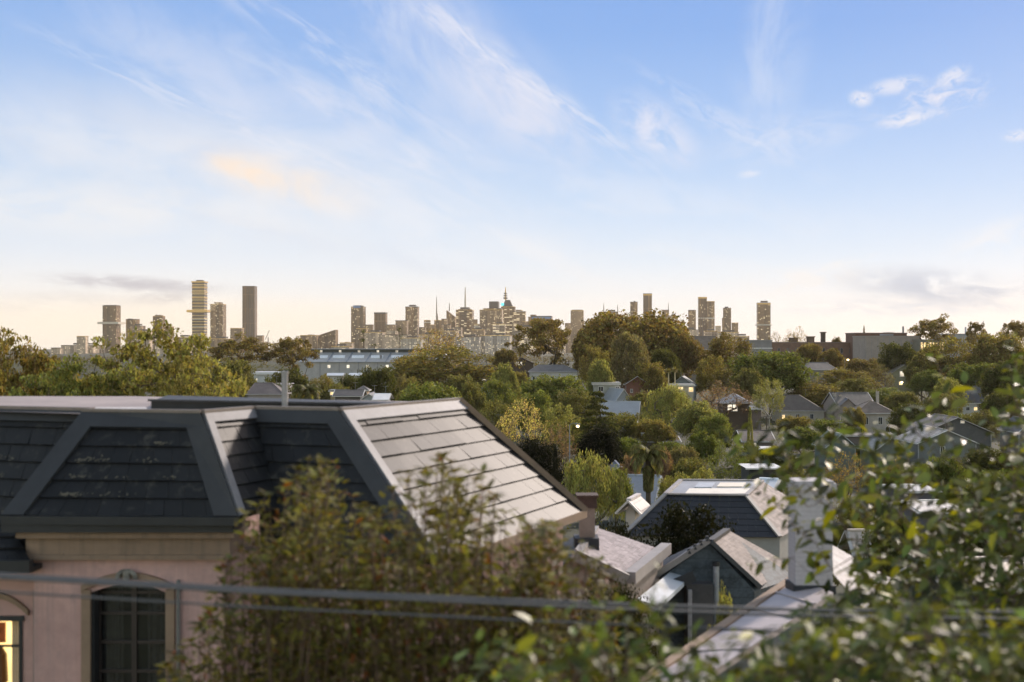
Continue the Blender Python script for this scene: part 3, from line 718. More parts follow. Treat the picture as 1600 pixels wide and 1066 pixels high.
def house(u0, u1, vr, ve, Y, d, kind, name, label, cat='house', roof=(.1, .09, .08), wall=(.45, .42, .37), ru=None, rz=0, chim=(), win=(), rmat='tile', wmat='wall',
          group='houses across the valley', ov=.4, trim=None, door=None):
    W = (u1 - u0) / F * Y; uc = (u0 + u1) / 2; b = G(Y) - .2
    yr = Y + (0 if kind == 'gable_front' else d / 2)
    ze = Z_(ve, Y) - b; zr = Z_(vr, yr) - b
    root = empty(name, (X_(uc, Y), Y + d / 2, b), R(rz)); tag(root, label, cat, group)
    FOOT.append((X_(u0, Y) - 1, Y - 1.5, X_(u1, Y) + 1, Y + d + 1))
    hw, hd = W / 2, d / 2; wx, wy = hw - ov, hd - ov; tcol = trim or (.55, .53, .50)
    wm = MB().box(-wx, -wy, 0, wx, wy, ze - .02)
    rf = MB(); tr = MB()
    if kind in ('hip', 'pyramid'):
        if kind == 'pyramid': ra = rb = 0.0
        else: ra, rb = [(q - uc) / F * yr for q in (ru or (u0 + (u1 - u0) * .3, u1 - (u1 - u0) * .3))]
        e = [(-hw, -hd, ze), (hw, -hd, ze), (hw, hd, ze), (-hw, hd, ze)]
        if kind == 'pyramid':
            rf.solid(e + [(0, 0, zr)], [(0, 1, 4), (1, 2, 4), (2, 3, 4), (3, 0, 4), (3, 2, 1, 0)]); hips = [(e[i], (0, 0, zr)) for i in range(4)]
        else:
            rf.solid(e + [(ra, 0, zr), (rb, 0, zr)], [(0, 1, 5, 4), (1, 2, 5), (2, 3, 4, 5), (3, 0, 4), (3, 2, 1, 0)])
            hips = [(e[0], (ra, 0, zr)), (e[3], (ra, 0, zr)), (e[1], (rb, 0, zr)), (e[2], (rb, 0, zr)), ((ra, 0, zr), (rb, 0, zr))]
        cap = MB()
        for a, c in hips: cap.beam(a, c, .24, .10)
        tr.box(-hw - .06, -hd - .08, ze - .18, hw + .06, -hd, ze + .02).box(-hw - .06, hd, ze - .18, hw + .06, hd + .08, ze + .02)
        tr.box(-hw - .08, -hd, ze - .18, -hw, hd, ze + .02).box(hw, -hd, ze - .18, hw + .08, hd, ze + .02)
    elif kind == 'gable_front':
        wm.prism([(-wx, -wy, ze - .02), (wx, -wy, ze - .02), (0, -wy, zr - .15)], [(-wx, wy, ze - .02), (wx, wy, ze - .02), (0, wy, zr - .15)])
        for s in (-1, 1): rf.prism([(s * hw, -hd, ze - .1), (s * hw, -hd, ze + .06), (0, -hd, zr), (0, -hd, zr - .16)][::s], [(s * hw, hd, ze - .1), (s * hw, hd, ze + .06), (0, hd, zr), (0, hd, zr - .16)][::s])
        for s in (-1, 1): tr.beam((s * (hw + .05), -hd - .06, ze - .1), (0, -hd - .06, zr - .06), .1, .32, (0, 1, 0))
        cap = MB().beam((0, -hd, zr), (0, hd, zr), .26, .12)
        for s in (-1, 1): tr.box(s * hw - .06, -hd, ze - .16, s * hw + .06, hd, ze - .0)
    elif kind == 'gable_side':
        wm.prism([(-wx, -wy, ze - .02), (-wx, wy, ze - .02), (-wx, 0, zr - .15)][::-1], [(wx, -wy, ze - .02), (wx, wy, ze - .02), (wx, 0, zr - .15)][::-1])
        for s in (-1, 1): rf.prism([(-hw, s * hd, ze - .1), (-hw, s * hd, ze + .06), (-hw, 0, zr), (-hw, 0, zr - .16)][::-s], [(hw, s * hd, ze - .1), (hw, s * hd, ze + .06), (hw, 0, zr), (hw, 0, zr - .16)][::-s])
        for q in (-1, 1):
            for s in (-1, 1): tr.beam((q * (hw + .05), s * (hd + .05), ze - .1), (q * (hw + .05), 0, zr - .06), .3, .1)
        cap = MB().beam((-hw, 0, zr), (hw, 0, zr), .26, .12); tr.box(-hw, -hd - .1, ze - .16, hw, -hd, ze)
    elif kind == 'flat':
        rf.box(-hw, -hd, ze, hw, hd, zr); cap = None
        tr.box(-hw - .05, -hd - .05, ze - .15, hw + .05, -hd + .3, ze - .003)
    wm.build('wall', M[wmat], root, color=wall)
    ro = rf.build('roof', M[rmat], root, color=roof)
    if cap: cap.build('ridge_cap', M[rmat], ro, color=tuple(min(1, c * 1.5) for c in roof))
    tr.build('fascia', M['trim_any'], root, color=tcol)
    for (cu, cv, cw, *rest) in chim:
        col = rest[0] if rest else (.28, .22, .18); x = (cu - uc) / F * yr
        chimney(root, x, rest[2] if len(rest) > 2 else .4, ze, Z_(cv, yr) - b, cw / F * yr, col, rest[1] if len(rest) > 1 else 2)
    for (a, v0, c, v1, *rest) in win:
        window(root, (a - uc) / F * Y, Z_(v1, Y) - b, (c - uc) / F * Y, Z_(v0, Y) - b, -wy, rest[0] if rest else None, fw=max(.09, (c - a) / F * Y * .07))
    if d > 7 and kind != 'flat' and len(label) % 3 != 0:
        ax, az_ = W * .18, zr + 1.6
        m_ = MB().tube([(ax, .3, zr - .5), (ax, .3, az_)], .03, 5).beam((ax - .6, .3, az_ - .1), (ax + .6, .3, az_ - .1), .03, .03)
        for k in range(5): m_.beam((ax - .5 + k * .25, -.1 - .06 * k, az_ - .08), (ax - .5 + k * .25, .7 + .06 * k, az_ - .08), .025, .025)
        m_.build('aerial', M['steel'], root)
    if kind != 'flat' and W > 4:
        for q in (-1, 1): MB().box(q * wx - .06, -wy - .13, .1, q * wx + .06, -wy - .012, ze - .16).build('downpipe', M['trim_any'], root, color=tuple(c * .6 for c in tcol))
    if door:
        x0, x1 = [(q - uc) / F * Y for q in door[:2]]
        MB().box(x0, -wy - .05, 0.2, x1, -wy + .03, Z_(door[2], Y) - b).build('door', M['trim_any'], root, color=(.08, .05, .04))
    return root

SL, BR, GR, BL, RB = (.085, .08, .076), (.13, .10, .078), (.14, .135, .13), (.34, .355, .37), (.17, .075, .05)
# the cream-walled white hipped house with a lit right hip, and its neighbours up the slope
house(826, 906, 570, 581, 430, 11, 'hip', 'hipped_house', 'white-walled house with grey hipped roof whose right face is lit white', roof=(.125, .122, .12), wall=(.56, .54, .50), ru=(842, 881),
      win=[(832, 588, 837, 597), (843, 588, 848, 597), (860, 588, 865, 597), (888, 588, 893, 597)])
house(797, 835, 559, 568, 510, 10, 'gable_front', 'gabled_house', 'brown gabled house with three lit attic windows beside the big gum', roof=(.09, .06, .045), wall=(.10, .07, .05),
      win=[(804, 565.5, 808, 571, 'white'), (809, 565.5, 812, 571, 'white'), (813, 565.5, 816, 571, 'white')], trim=(.10, .07, .05))
house(976, 1016, 588, 601, 380, 11, 'gable_front', 'brick_house', 'red brick house with pale gable edges right of the cream dormer', roof=(.10, .075, .06), wall=RB, wmat='brickwall',
      win=[(1001, 608, 1005, 614), (985, 608, 989, 614)], chim=[(978, 592, 5, (.35, .16, .06), 1)])  # chimney's orange puts warm light into its brick colour
house(925, 970, 597, 601, 335, 8, 'flat', 'flat_roofed_house', 'cream upper storey with thin flat roof behind the cedar', roof=(.42, .40, .36), wall=(.34, .34, .29), win=[(962, 604, 968, 613), (935, 604, 943, 612)], rmat='metalroof')
house(944, 1003, 627, 650, 300, 10, 'gable_side', 'metal_roofed_house', 'house with a pale blue metal roof directly right of the cedar', roof=BL, wall=(.4, .4, .4), rmat='metalroof', rz=-10)
house(946, 984, 608, 634, 325, 12, 'gable_front', 'metal_roofed_house', 'steep pale blue gable roof between cedar and red brick house', roof=BL, wall=(.36, .38, .40), rmat='metalroof', rz=16)
house(1047, 1086, 600, 603, 375, 7, 'flat', 'bay_fronted_house', 'cream house front with warm lit windows under a thin flat roof', roof=(.5, .48, .43), wall=(.42, .37, .28), rmat='metalroof',
      win=[(1049, 604.5, 1056, 609, 'lit'), (1060, 604.5, 1068, 609, 'lit'), (1076, 605, 1084, 613, 'lit')])
house(1050, 1092, 588, 603, 392, 10, 'gable_front', 'gabled_house', 'grey gabled roof just behind the warm lit cream front', roof=(.12, .14, .14), wall=(.2, .23, .24), rz=-12, trim=(.4, .45, .45))
house(1126, 1175, 614, 630, 350, 8.8, 'pyramid', 'pavilion', 'pavilion with pale pyramid metal roof and a timbered lit window panel', 'pavilion', roof=(.38, .40, .44), wall=(.12, .085, .06), rmat='metalroof', ov=.5,
      win=[(1137, 632, 1144.5, 643, 'white'), (1145, 632, 1153, 643, 'white')])
house(1174, 1192, 634, 640, 345, 6, 'gable_side', 'garden_shed', 'small pale metal-roofed shed right of the timbered pavilion', 'shed', roof=(.36, .38, .40), wall=(.16, .12, .1), rmat='metalroof')
house(1218, 1290, 617, 642, 370, 13, 'hip', 'hipped_house', 'brown slate hipped roof over cream walls beside the twin pale trunks', roof=(.105, .088, .072), wall=(.46, .42, .34), ru=(1238, 1256),
      win=[(1222, 648, 1227, 660, 'lit'), (1244, 647, 1250, 655), (1266, 647, 1272, 655)])
house(1303, 1366, 613, 634, 362, 12, 'gable_side', 'slate_roofed_house', 'grey slate house with two tall pale chimneys side by side', roof=(.105, .10, .092), wall=(.3, .26, .24), rz=8,
      chim=[(1308, 614, 4.2, (.42, .38, .33), 1, -1.5), (1317, 617, 4.2, (.42, .38, .33), 1, -1.5)])
house(1306, 1354, 623, 645, 350, 9, 'gable_front', 'gabled_wing', 'dark slate gable in front of the two pale chimneys', roof=(.09, .086, .08), wall=(.26, .22, .20), rz=-10, win=[(1318, 650, 1324, 658)], trim=(.16, .14, .13))
house(1337, 1402, 625, 646, 318, 10.5, 'pyramid', 'two_storey_house', 'pale two-storey house under a brown pyramid roof with one chimney', roof=(.15, .12, .095), wall=(.47, .42, .36), chim=[(1381, 612, 4, (.4, .36, .31), 1)],
      win=[(1352, 652, 1358, 664), (1373, 652, 1380, 664), (1345, 668, 1352, 676), (1384, 668, 1390, 676)], ov=.6)
house(1438, 1552, 652, 676, 235, 12, 'gable_front', 'wide_gabled_house', 'wide low dark gable roof with pale edges and a small skylight', roof=SL, wall=(.085, .085, .085), rz=2, win=[(1500, 657, 1507, 662, 'white')], trim=(.45, .43, .40))
house(1432, 1530, 672, 693, 200, 12, 'gable_front', 'gabled_house', 'blue-green gable with thick white edges half hidden by leaves', roof=(.21, .21, .205), wall=(.17, .185, .18), trim=(.66, .66, .64), win=[(1470, 698, 1478, 710)])
house(1289, 1341, 678, 700, 205, 9, 'gable_front', 'gabled_house', 'small sea-green gable with white edges above the twiggy shrub', roof=(.22, .235, .215), wall=(.14, .175, .155), trim=(.6, .62, .6))
house(1364, 1424, 684, 706, 195, 9, 'gable_front', 'gabled_house', 'greenish grey gable between the sea-green gable and the white-edged gable', roof=(.2, .21, .2), wall=(.13, .15, .13), trim=(.5, .5, .47))
house(1312, 1400, 676, 681, 235, 8, 'gable_side', 'long_roofed_house', 'low long dark roof ridge behind the sea-green gable', roof=(.085, .08, .075), wall=(.12, .10, .09))
house(1504, 1549, 603, 630, 395, 11, 'hip', 'hipped_house', 'steep slate hipped roof with a white verandah band', roof=(.085, .085, .09), wall=(.5, .5, .47), ru=(1532, 1540), trim=(.78, .78, .76), win=[(1522, 636, 1528, 642, 'lit'), (1510, 636, 1516, 642)])
house(1590, 1640, 655, 676, 240, 10, 'gable_front', 'gabled_house', 'grey gable with white edge cut off by the right border', roof=SL, wall=(.14, .14, .14), trim=(.6, .6, .58))
house(1393, 1434, 570, 583, 470, 10, 'gable_front', 'gabled_house', 'cream gabled house with one lit attic window high on the slope', roof=(.14, .12, .09), wall=(.30, .29, .19), win=[(1406, 580, 1414, 589, 'white'), (1405, 596, 1411, 602, 'lit')], trim=(.42, .40, .34))
house(1256, 1310, 566, 578, 480, 12, 'hip', 'hipped_house', 'grey hipped roof sunk among trees below the brick building', roof=(.13, .12, .11), wall=(.25, .23, .2), ru=(1268, 1296), chim=[(1299, 566, 4, (.22, .18, .15), 1)])
house(985, 1064, 681, 690, 232, 9, 'gable_side', 'long_roofed_house', 'long low brown roof with a small white chimney in mid valley', roof=(.115, .095, .08), wall=(.16, .13, .11), chim=[(1007, 675, 5, (.7, .7, .68), 1, -2)])
house(1160, 1212, 672, 690, 225, 10, 'gable_side', 'long_roofed_house', 'dark brown roof above a white-framed box window', roof=(.095, .078, .068), wall=(.13, .11, .10), win=[(1175, 692, 1183, 699, 'white')])
house(1164, 1212, 699, 702, 212, 5, 'flat', 'flat_awning_building', 'white flat-edged low building with dark open front', 'low building', roof=(.72, .70, .65), wall=(.05, .05, .05), rmat='metalroof')  # closed wall, near-black to paint the shade of an open front
house(1166, 1226, 728, 732, 150, 6, 'flat', 'flat_awning_building', 'long white flat roof edge below the leaf sprays', 'low building', roof=(.75, .72, .66), wall=(.04, .04, .04), rmat='metalroof')
house(962, 1040, 742, 786, 138, 10, 'gable_side', 'metal_roofed_house', 'blue-grey metal roof at the foot of the shaggy palm', roof=(.21, .23, .26), wall=(.2, .2, .2), rmat='metalroof', rz=-14)
house(955, 982, 728, 740, 170, 8, 'gable_front', 'dark_shed', 'small dark roof between the weeping trees and the palm', 'shed', roof=(.12, .12, .13), wall=(.08, .08, .08), rmat='metalroof')
house(975, 1013, 781, 800, 66, 2.5, 'gable_front', 'gabled_outbuilding', 'little pale gable left of the dark mansard roof', 'outbuilding', roof=(.42, .38, .36), wall=(.5, .46, .42), trim=(.6, .56, .52), rz=-18)
house(1196, 1226, 748, 768, 84, 4, 'gable_side', 'metal_roofed_shed', 'pale blue ribbed metal roof corner right of the lit mansard side', 'shed', roof=(.5, .54, .6), wall=(.3, .25, .2), rmat='metalroof', rz=-24)
# left, beyond the flat roof
house(384, 444, 598, 616, 290, 11, 'hip', 'hipped_house', 'brown hipped roof house just left of the grey flue pipe', roof=(.12, .10, .095), wall=(.3, .27, .25), ru=(392, 418), trim=(.36, .34, .34))
house(392, 448, 581, 585, 385, 14, 'flat', 'flat_roofed_building', 'pale blue flat-roofed building left of the hall', 'building', roof=(.60, .61, .62), wall=(.48, .49, .49), rmat='metalroof', win=[(398, 591, 402, 595, 'white'), (424, 591, 430, 595, 'white')])
house(424, 452, 599, 601, 310, 7, 'flat', 'flat_roofed_building', 'small grey flat-roofed annex with one dark window behind the flue pipe', 'building', roof=(.3, .28, .28), wall=(.33, .31, .32), win=[(432, 604, 438, 609)])
house(513, 542, 609, 611, 285, 5, 'flat', 'lit_verandah', 'low building with a yellow lit wall below the spiky palm', 'building', roof=(.2, .18, .15), wall=(.3, .24, .14), win=[(515, 612, 527, 618, 'lit'), (532, 611.5, 540, 615, 'lit')], rmat='metalroof')
house(563, 590, 615, 624, 262, 9, 'gable_front', 'gabled_house', 'small blue-grey gable at the flat roof edge left of the bright green dome', roof=(.14, .14, .15), wall=(.4, .42, .43), trim=(.75, .75, .74))
house(582, 607, 615, 625, 258, 9, 'gable_side', 'lean_to', 'white sunlit panel roof joined to the small blue-grey gable', 'house', roof=(.75, .73, .70), wall=(.4, .42, .43), rmat='metalroof')
house(556, 576, 603, 610, 275, 5, 'pyramid', 'turret', 'tiny turret with a pointed roof and a lit wall', 'turret', roof=(.11, .10, .095), wall=(.45, .33, .22), win=[(561, 611, 565, 614, 'lit'), (568, 611, 572, 614, 'lit')], ov=.3)
house(520, 566, 609, 619, 268, 8, 'gable_side', 'long_roofed_house', 'dark low roof left of the tiny turret', roof=(.07, .065, .06), wall=(.1, .09, .08))
for (a, b, vr, ve, Y, nm) in ((510, 536, 583, 587, 500, 'pale curved-edge shed in front of the hall wall, left of the others'), (544, 564, 583, 587, 498, 'pale shed in front of the middle of the hall wall'), (606, 634, 584, 590, 480, 'pale shed at the right end of the hall wall')):
    house(a, b, vr, ve, Y, 7, 'gable_side', 'pale_shed', nm, 'shed', roof=(.6, .63, .66), wall=(.5, .48, .42), rmat='metalroof', group='pale sheds in front of the hall')
house(750, 775, 583, 587, 400, 8, 'flat', 'flat_roofed_building', 'grey flat roof behind the light green round tree left of the hipped house', 'building', roof=(.3, .31, .33), wall=(.3, .32, .34), win=[(752, 592, 761, 595, 'white')])
# sunlit roofs seen through the leaves at the lower right
house(1405, 1462, 758, 768, 118, 6, 'gable_side', 'sunlit_shed', 'sunlit pale corrugated roof behind the leaves, topmost of the three', 'shed', roof=(.62, .58, .54), wall=(.1, .1, .12), rmat='metalroof', group='sunlit shed roofs', rz=12)
house(1425, 1500, 782, 800, 98, 6, 'gable_side', 'sunlit_shed', 'pale strip-like roof in the leaves below the topmost corrugated one', 'shed', roof=(.6, .56, .5), wall=(.1, .1, .12), rmat='metalroof', group='sunlit shed roofs', rz=10)
house(1334, 1372, 828, 868, 78, 3, 'gable_side', 'slatted_shed', 'small shed roof with one brightly lit panel right of the white chimney', 'shed', roof=(.5, .42, .35), wall=(.06, .055, .05), rmat='metalroof', rz=4)
house(1470, 1640, 872, 920, 56, 5, 'gable_side', 'sunlit_shed', 'large warm-lit roof low behind the dense leaves at the right', 'shed', roof=(.55, .45, .36), wall=(.05, .05, .05), rmat='metalroof', group='sunlit shed roofs', rz=6)

# ---- the grey hall with its raised clerestory
def hall():
    Y = 560; b = G(Y) - .3; x = lambda u: X_(u, Y) - X_(580, Y); z = lambda v: Z_(v, Y) - b
    r = empty('hall', (X_(580, Y), Y, b)); tag(r, 'long grey hall with a clerestory, skylights and a row of lit windows', 'hall')
    FOOT.append((X_(462, Y), Y - 4, X_(702, Y), Y + 30))
    c = (.42, .405, .39)
    MB().box(x(468), 0, 0, x(700), 26, z(565)).build('wall', M['wall'], r, color=c)
    roof = MB().prism([(x(466), -.6, z(565.4)), (x(702), -.6, z(565.4)), (x(702), 26.6, z(565.4)), (x(466), 26.6, z(565.4))], [(x(478), 9, z(551)), (x(692), 9, z(551)), (x(692), 18, z(551)), (x(478), 18, z(551))]).build('roof', M['metalroof'], r, color=(.37, .365, .36))
    for u in (497, 518, 548, 578, 610, 642):
        k = 13 if u == 497 else 19
        a = z(560.5) - z(565.4); y0 = -.6 + 9.6 * (565.4 - 560.2) / 14.4; y1 = -.6 + 9.6 * (565.4 - 556.4) / 14.4
        zz = lambda y: z(565.4) + (y + .6) / 9.6 * (z(551) - z(565.4))
        MB().slab([(x(u) - 0, y0, zz(y0) + .3), (x(u + k), y0, zz(y0) + .3), (x(u + k), y1, zz(y1) + .3), (x(u), y1, zz(y1) + .3)], .28).build('skylight', M['trim_any'], roof, color=(.75, .78, .8))
    for u in (512, 542, 572, 603, 633): MB().beam((x(u), -.6, z(565.4) + .1), (x(u) + 1.5, 9, z(551) + .1), .5, .25).build('roof_seam', M['metalroof'], roof, color=(.2, .23, .27))
    cl = MB().box(x(480), 9.2, z(551.2), x(690), 17.8, z(546.2)).build('clerestory', M['wall'], r, color=(.07, .075, .07))
    MB().box(x(477), 8.3, z(546.1), x(694), 18.6, z(545)).build('clerestory_roof', M['metalroof'], r, color=(.3, .32, .35))
    for u in (497, 527, 557, 587, 617, 647): window(r, x(u - 2), z(551), x(u + 2.2), z(547.2), 9.15, 'white', .12, bars=0)
    for u in (514, 544, 574.5, 605, 636): window(r, x(u - 2.6), z(575.6), x(u + 2.6), z(570), -.02, 'white', .14, bars=0)
    for u in (500, 530, 560, 590, 620): MB().box(x(u) - .12, -.14, 0, x(u) + .12, -.002, z(565.6)).build('downpipe', M['steel'], r)
    MB().box(x(467), -.85, z(566.2), x(701), -.62, z(565.2)).build('gutter', M['trim_any'], r, color=(.4, .44, .48))
    MB().tube([(x(594), 3.2, z(561)), (x(594), 3.2, z(555))], .55, 8).build('roof_vent', M['steel'], r)
hall()

# ---- large buildings along the ridge on the right
def block(u0, u1, vt, Y, d, name, label, cat, col, mat='brickwall', extra=None, vb=None):
    b = G(Y) - .3; uc = (u0 + u1) / 2; r = empty(name, (X_(uc, Y), Y, b)); tag(r, label, cat, 'large buildings on the ridge')
    x = lambda u: (u - uc) / F * Y; z = lambda v: Z_(v, Y) - b
    MB().box(x(u0), 0, 0, x(u1), d, z(vt)).build('wall', M[mat], r, color=col)
    MB().box(x(u0) - .25, -.25, z(vt), x(u1) + .25, d + .25, z(vt) + .5).build('parapet', M['trim_any'], r, color=tuple(c * .8 + .05 for c in col))
    FOOT.append((X_(u0, Y), Y - 4, X_(u1, Y), Y + d))
    if extra: extra(r, x, z)
    return r
def bx1(r, x, z):
    for u, vt, w_, c in ((1292, 520, 5, (.10, .075, .06)), (1272, 527, 10, (.16, .11, .08)), (1245, 529, 12, (.17, .12, .09))):
        s = MB().box(x(u) - w_ / F * 325, 6, z(536) + .5, x(u) + w_ / F * 325, 10, z(vt)); s.box(x(u) - w_ / F * 325 - .4, 5.6, z(vt), x(u) + w_ / F * 325 + .4, 10.4, z(vt) + .5)
        s.build('chimney' if u == 1292 else 'roof_plant', M['brickwall'], r, color=c)
    for u in range(1215, 1345, 14): window(r, x(u), z(552), x(u + 4), z(544), -.02, None, .15, M['steel'])
    MB().box(x(1343), -.3, z(549.4), x(1350), -.02, z(548.2)).build('sign_light', M['litwhite'], r)
block(1206, 1353, 536, 650, 24, 'brick_building', 'long brown brick building with a dark chimney on the ridge', 'building', (.20, .125, .09), extra=bx1)
def bx2(r, x, z):
    for k in range(9): MB().box(x(1353 + k * 9.2) - .06, -.05, 0, x(1353 + k * 9.2) + .06, -.003, z(526.2)).build('panel_joint', M['steel'], r)
    MB().box(x(1417), -.12, z(548), x(1427), -.02, z(535)).build('recess', M['steel'], r)
    MB().box(x(1384), 4, z(526) + .5, x(1400), 10, z(522)).build('roof_plant', M['steel'], r)
block(1352, 1437, 526.5, 600, 22, 'concrete_building', 'windowless grey concrete box in front of the brown roof block', 'building', (.30, .26, .23), 'wall', bx2)
def bx3(r, x, z): 
    MB().box(x(1390), 5, z(521) + .5, x(1402), 12, z(519)).build('roof_plant', M['steel'], r)
    MB().tube([(x(1414), 3, z(521)), (x(1414), 3, z(510))], .5, 8).build('flue', M['steel'], r)
block(1336, 1417, 521.5, 640, 18, 'roof_block', 'flat brown block rising behind the grey concrete box', 'building', (.15, .085, .06), 'wall', bx3)
def bx4(r, x, z):
    for k in range(8):
        a = 1438 + k * 4.7; window(r, x(a), z(548), x(a + 4.2), z(534.5), -.02, 'lit', .2, M['steel'], 0)
        window(r, x(a), z(562), x(a + 4.2), z(553), -.02, 'lit' if k < 3 else None, .2, M['steel'], 0)
block(1437, 1477, 532, 590, 14, 'glass_building', 'glass building glowing yellow inside, right of the concrete box', 'building', (.20, .19, .15), 'wall', bx4)
def bx5(r, x, z):
    for u in (1512, 1519): MB().tube([(x(u), 3, z(522)), (x(u), 3, z(511))], .45, 8).build('flue', M['trim_any'], r, color=(.5, .52, .55))
    MB().tube([(x(1541), 4, z(522)), (x(1541), 4, z(501))], .16, 6).build('aerial', M['steel'], r)
block(1474, 1545, 523, 640, 16, 'low_roof_building', 'pale low roof with two short flues on the right skyline', 'building', (.36, .36, .36), 'wall', bx5)
def bx6(r, x, z): MB().box(x(1172), -.1, z(545), x(1207), -.003, z(543.5)).build('cornice', M['trim'], r)
block(1170, 1206, 533, 560, 16, 'grey_building', 'grey flat building with a pale band left of the long brick building', 'building', (.25, .24, .24), 'wall', bx6)
house(1070, 1124, 525, 546, 560, 18, 'gable_side', 'large_pitched_house', 'large grey-brown pitched roof below the split tower', 'building', roof=(.17, .135, .10), wall=(.2, .17, .14), group='large buildings on the ridge')

# ---- street lamps and poles
def lamp(u, v, Y, h, label, lit=True, name='street_lamp'):
    p = at(u, v, Y); b = G(Y); r = empty(name, (p.x, Y, b)); tag(r, label, 'street lamp', 'street lamps in the valley')
    hh = p.z - b
    MB().tube([(0, 0, 0), (0, 0, hh + .1)], [.11, .07], 8).build('pole', M['steel'], r)
    a = MB().tube([(0, 0, hh + .1), (.5, -.1, hh + .35), (1.1, -.2, hh + .3)], .05, 6).build('arm', M['steel'], r)
    MB().box(.8, -.38, hh + .1, 1.5, -.02, hh + .27).build('lantern', M['steel'], r)
    if lit:
        bm = MB(); n = 8; R0 = .42 if Y > 350 else .22
        rings = [[(1.15 + R0 * math.sin(PI * i / 6) * math.cos(2 * PI * k / n), -.2 + R0 * math.sin(PI * i / 6) * math.sin(2 * PI * k / n), hh - .1 + R0 * .8 * math.cos(PI * i / 6)) for k in range(n)] for i in range(1, 6)]
        for q in range(4): bm.prism(rings[q + 1], rings[q])
        bm.build('lamp_bowl', M['lamp'], r, smooth=True)
lamp(1320, 562, 470, 9, 'lit street lamp shining below the long brick building')
lamp(890, 665, 178, 7, 'lit street lamp glowing at the left edge of the tiered cedar')
lamp(1190, 536, 540, 9, 'unlit street lamp against the grey flat building', False)
lamp(1404, 597, 455, 5, 'low lit lamp in front of the cream gabled house')
def pole(u, vt, Y, label, arm=1.6):
    b = G(Y); h = Z_(vt, Y) - b; r = empty('power_pole', (X_(u, Y), Y, b)); tag(r, label, 'power pole', 'timber power poles')
    MB().tube([(0, 0, 0), (0, 0, h)], [.16, .11], 8).build('pole', M['bark'], r)
    MB().box(-arm / 2, -.06, h - .6, arm / 2, .06, h - .45).build('crossarm', M['bark'], r)
    for k in (-.45, -.2, .2, .45): MB().tube([(k * arm, 0, h - .45), (k * arm, 0, h - .25)], .05, 6).build('insulator', M['trim'], r)
pole(1198, 651, 285, 'timber power pole beside the small metal-roofed shed', 2.4)
pole(1383, 583, 420, 'timber power pole above the twin-chimney house', 1.8)
pole(1150, 683, 172, 'pale power pole standing in the drooping birch', 1.2)
def cordyline(u, vt, Y, label):
    b = G(Y); h = Z_(vt, Y) - b; r = empty('cabbage_palm', (X_(u, Y), Y, b)); tag(r, label, 'tree', 'lit cabbage palms')
    MB().tube([(0, 0, 0), (.15, 0, h * .6), (.1, 0, h * .9)], [.3, .22, .18], 7).build('trunk', surf_lit, r)
    rng = np.random.default_rng(int(u)); c = np.tile([.1, 0, h * .92], (90, 1)); dr = rng.normal(size=(90, 3)); dr /= np.linalg.norm(dr, axis=1)[:, None]; dr[:, 2] = dr[:, 2] * .8
    l = dr / np.linalg.norm(dr, axis=1)[:, None]; w_ = np.cross(l, [0, 0, 1]); w_ /= np.linalg.norm(w_, axis=1)[:, None] + 1e-6
    V = diamonds(rng, c + l * .6, 1.3, .14, frames=(l, w_, np.cross(l, w_)))
    link('crown', np_mesh('cabbage_crown', V[0], [V[1]], M['leaf']), r, (.24, .21, .07))
surf_lit = surf('pale_trunk', (.42, .36, .22), .8, .2)  # light on the trunks is put into this pale yellowish colour
cordyline(1044, 573, 378, 'pale-trunked cabbage palm, left of the pair by the grey gable')
cordyline(1054, 571, 380, 'pale-trunked cabbage palm, right of the pair by the grey gable')
cover('undergrowth', 4200, 62, 760, .8, 4.2, 56, .36, (.135, .13, .038), 3, skip=FOOT)
cover('woodland', 1500, 700, 2600, 3, 8.5, 60, 1.1, (.14, .11, .045), 4, half=.5)
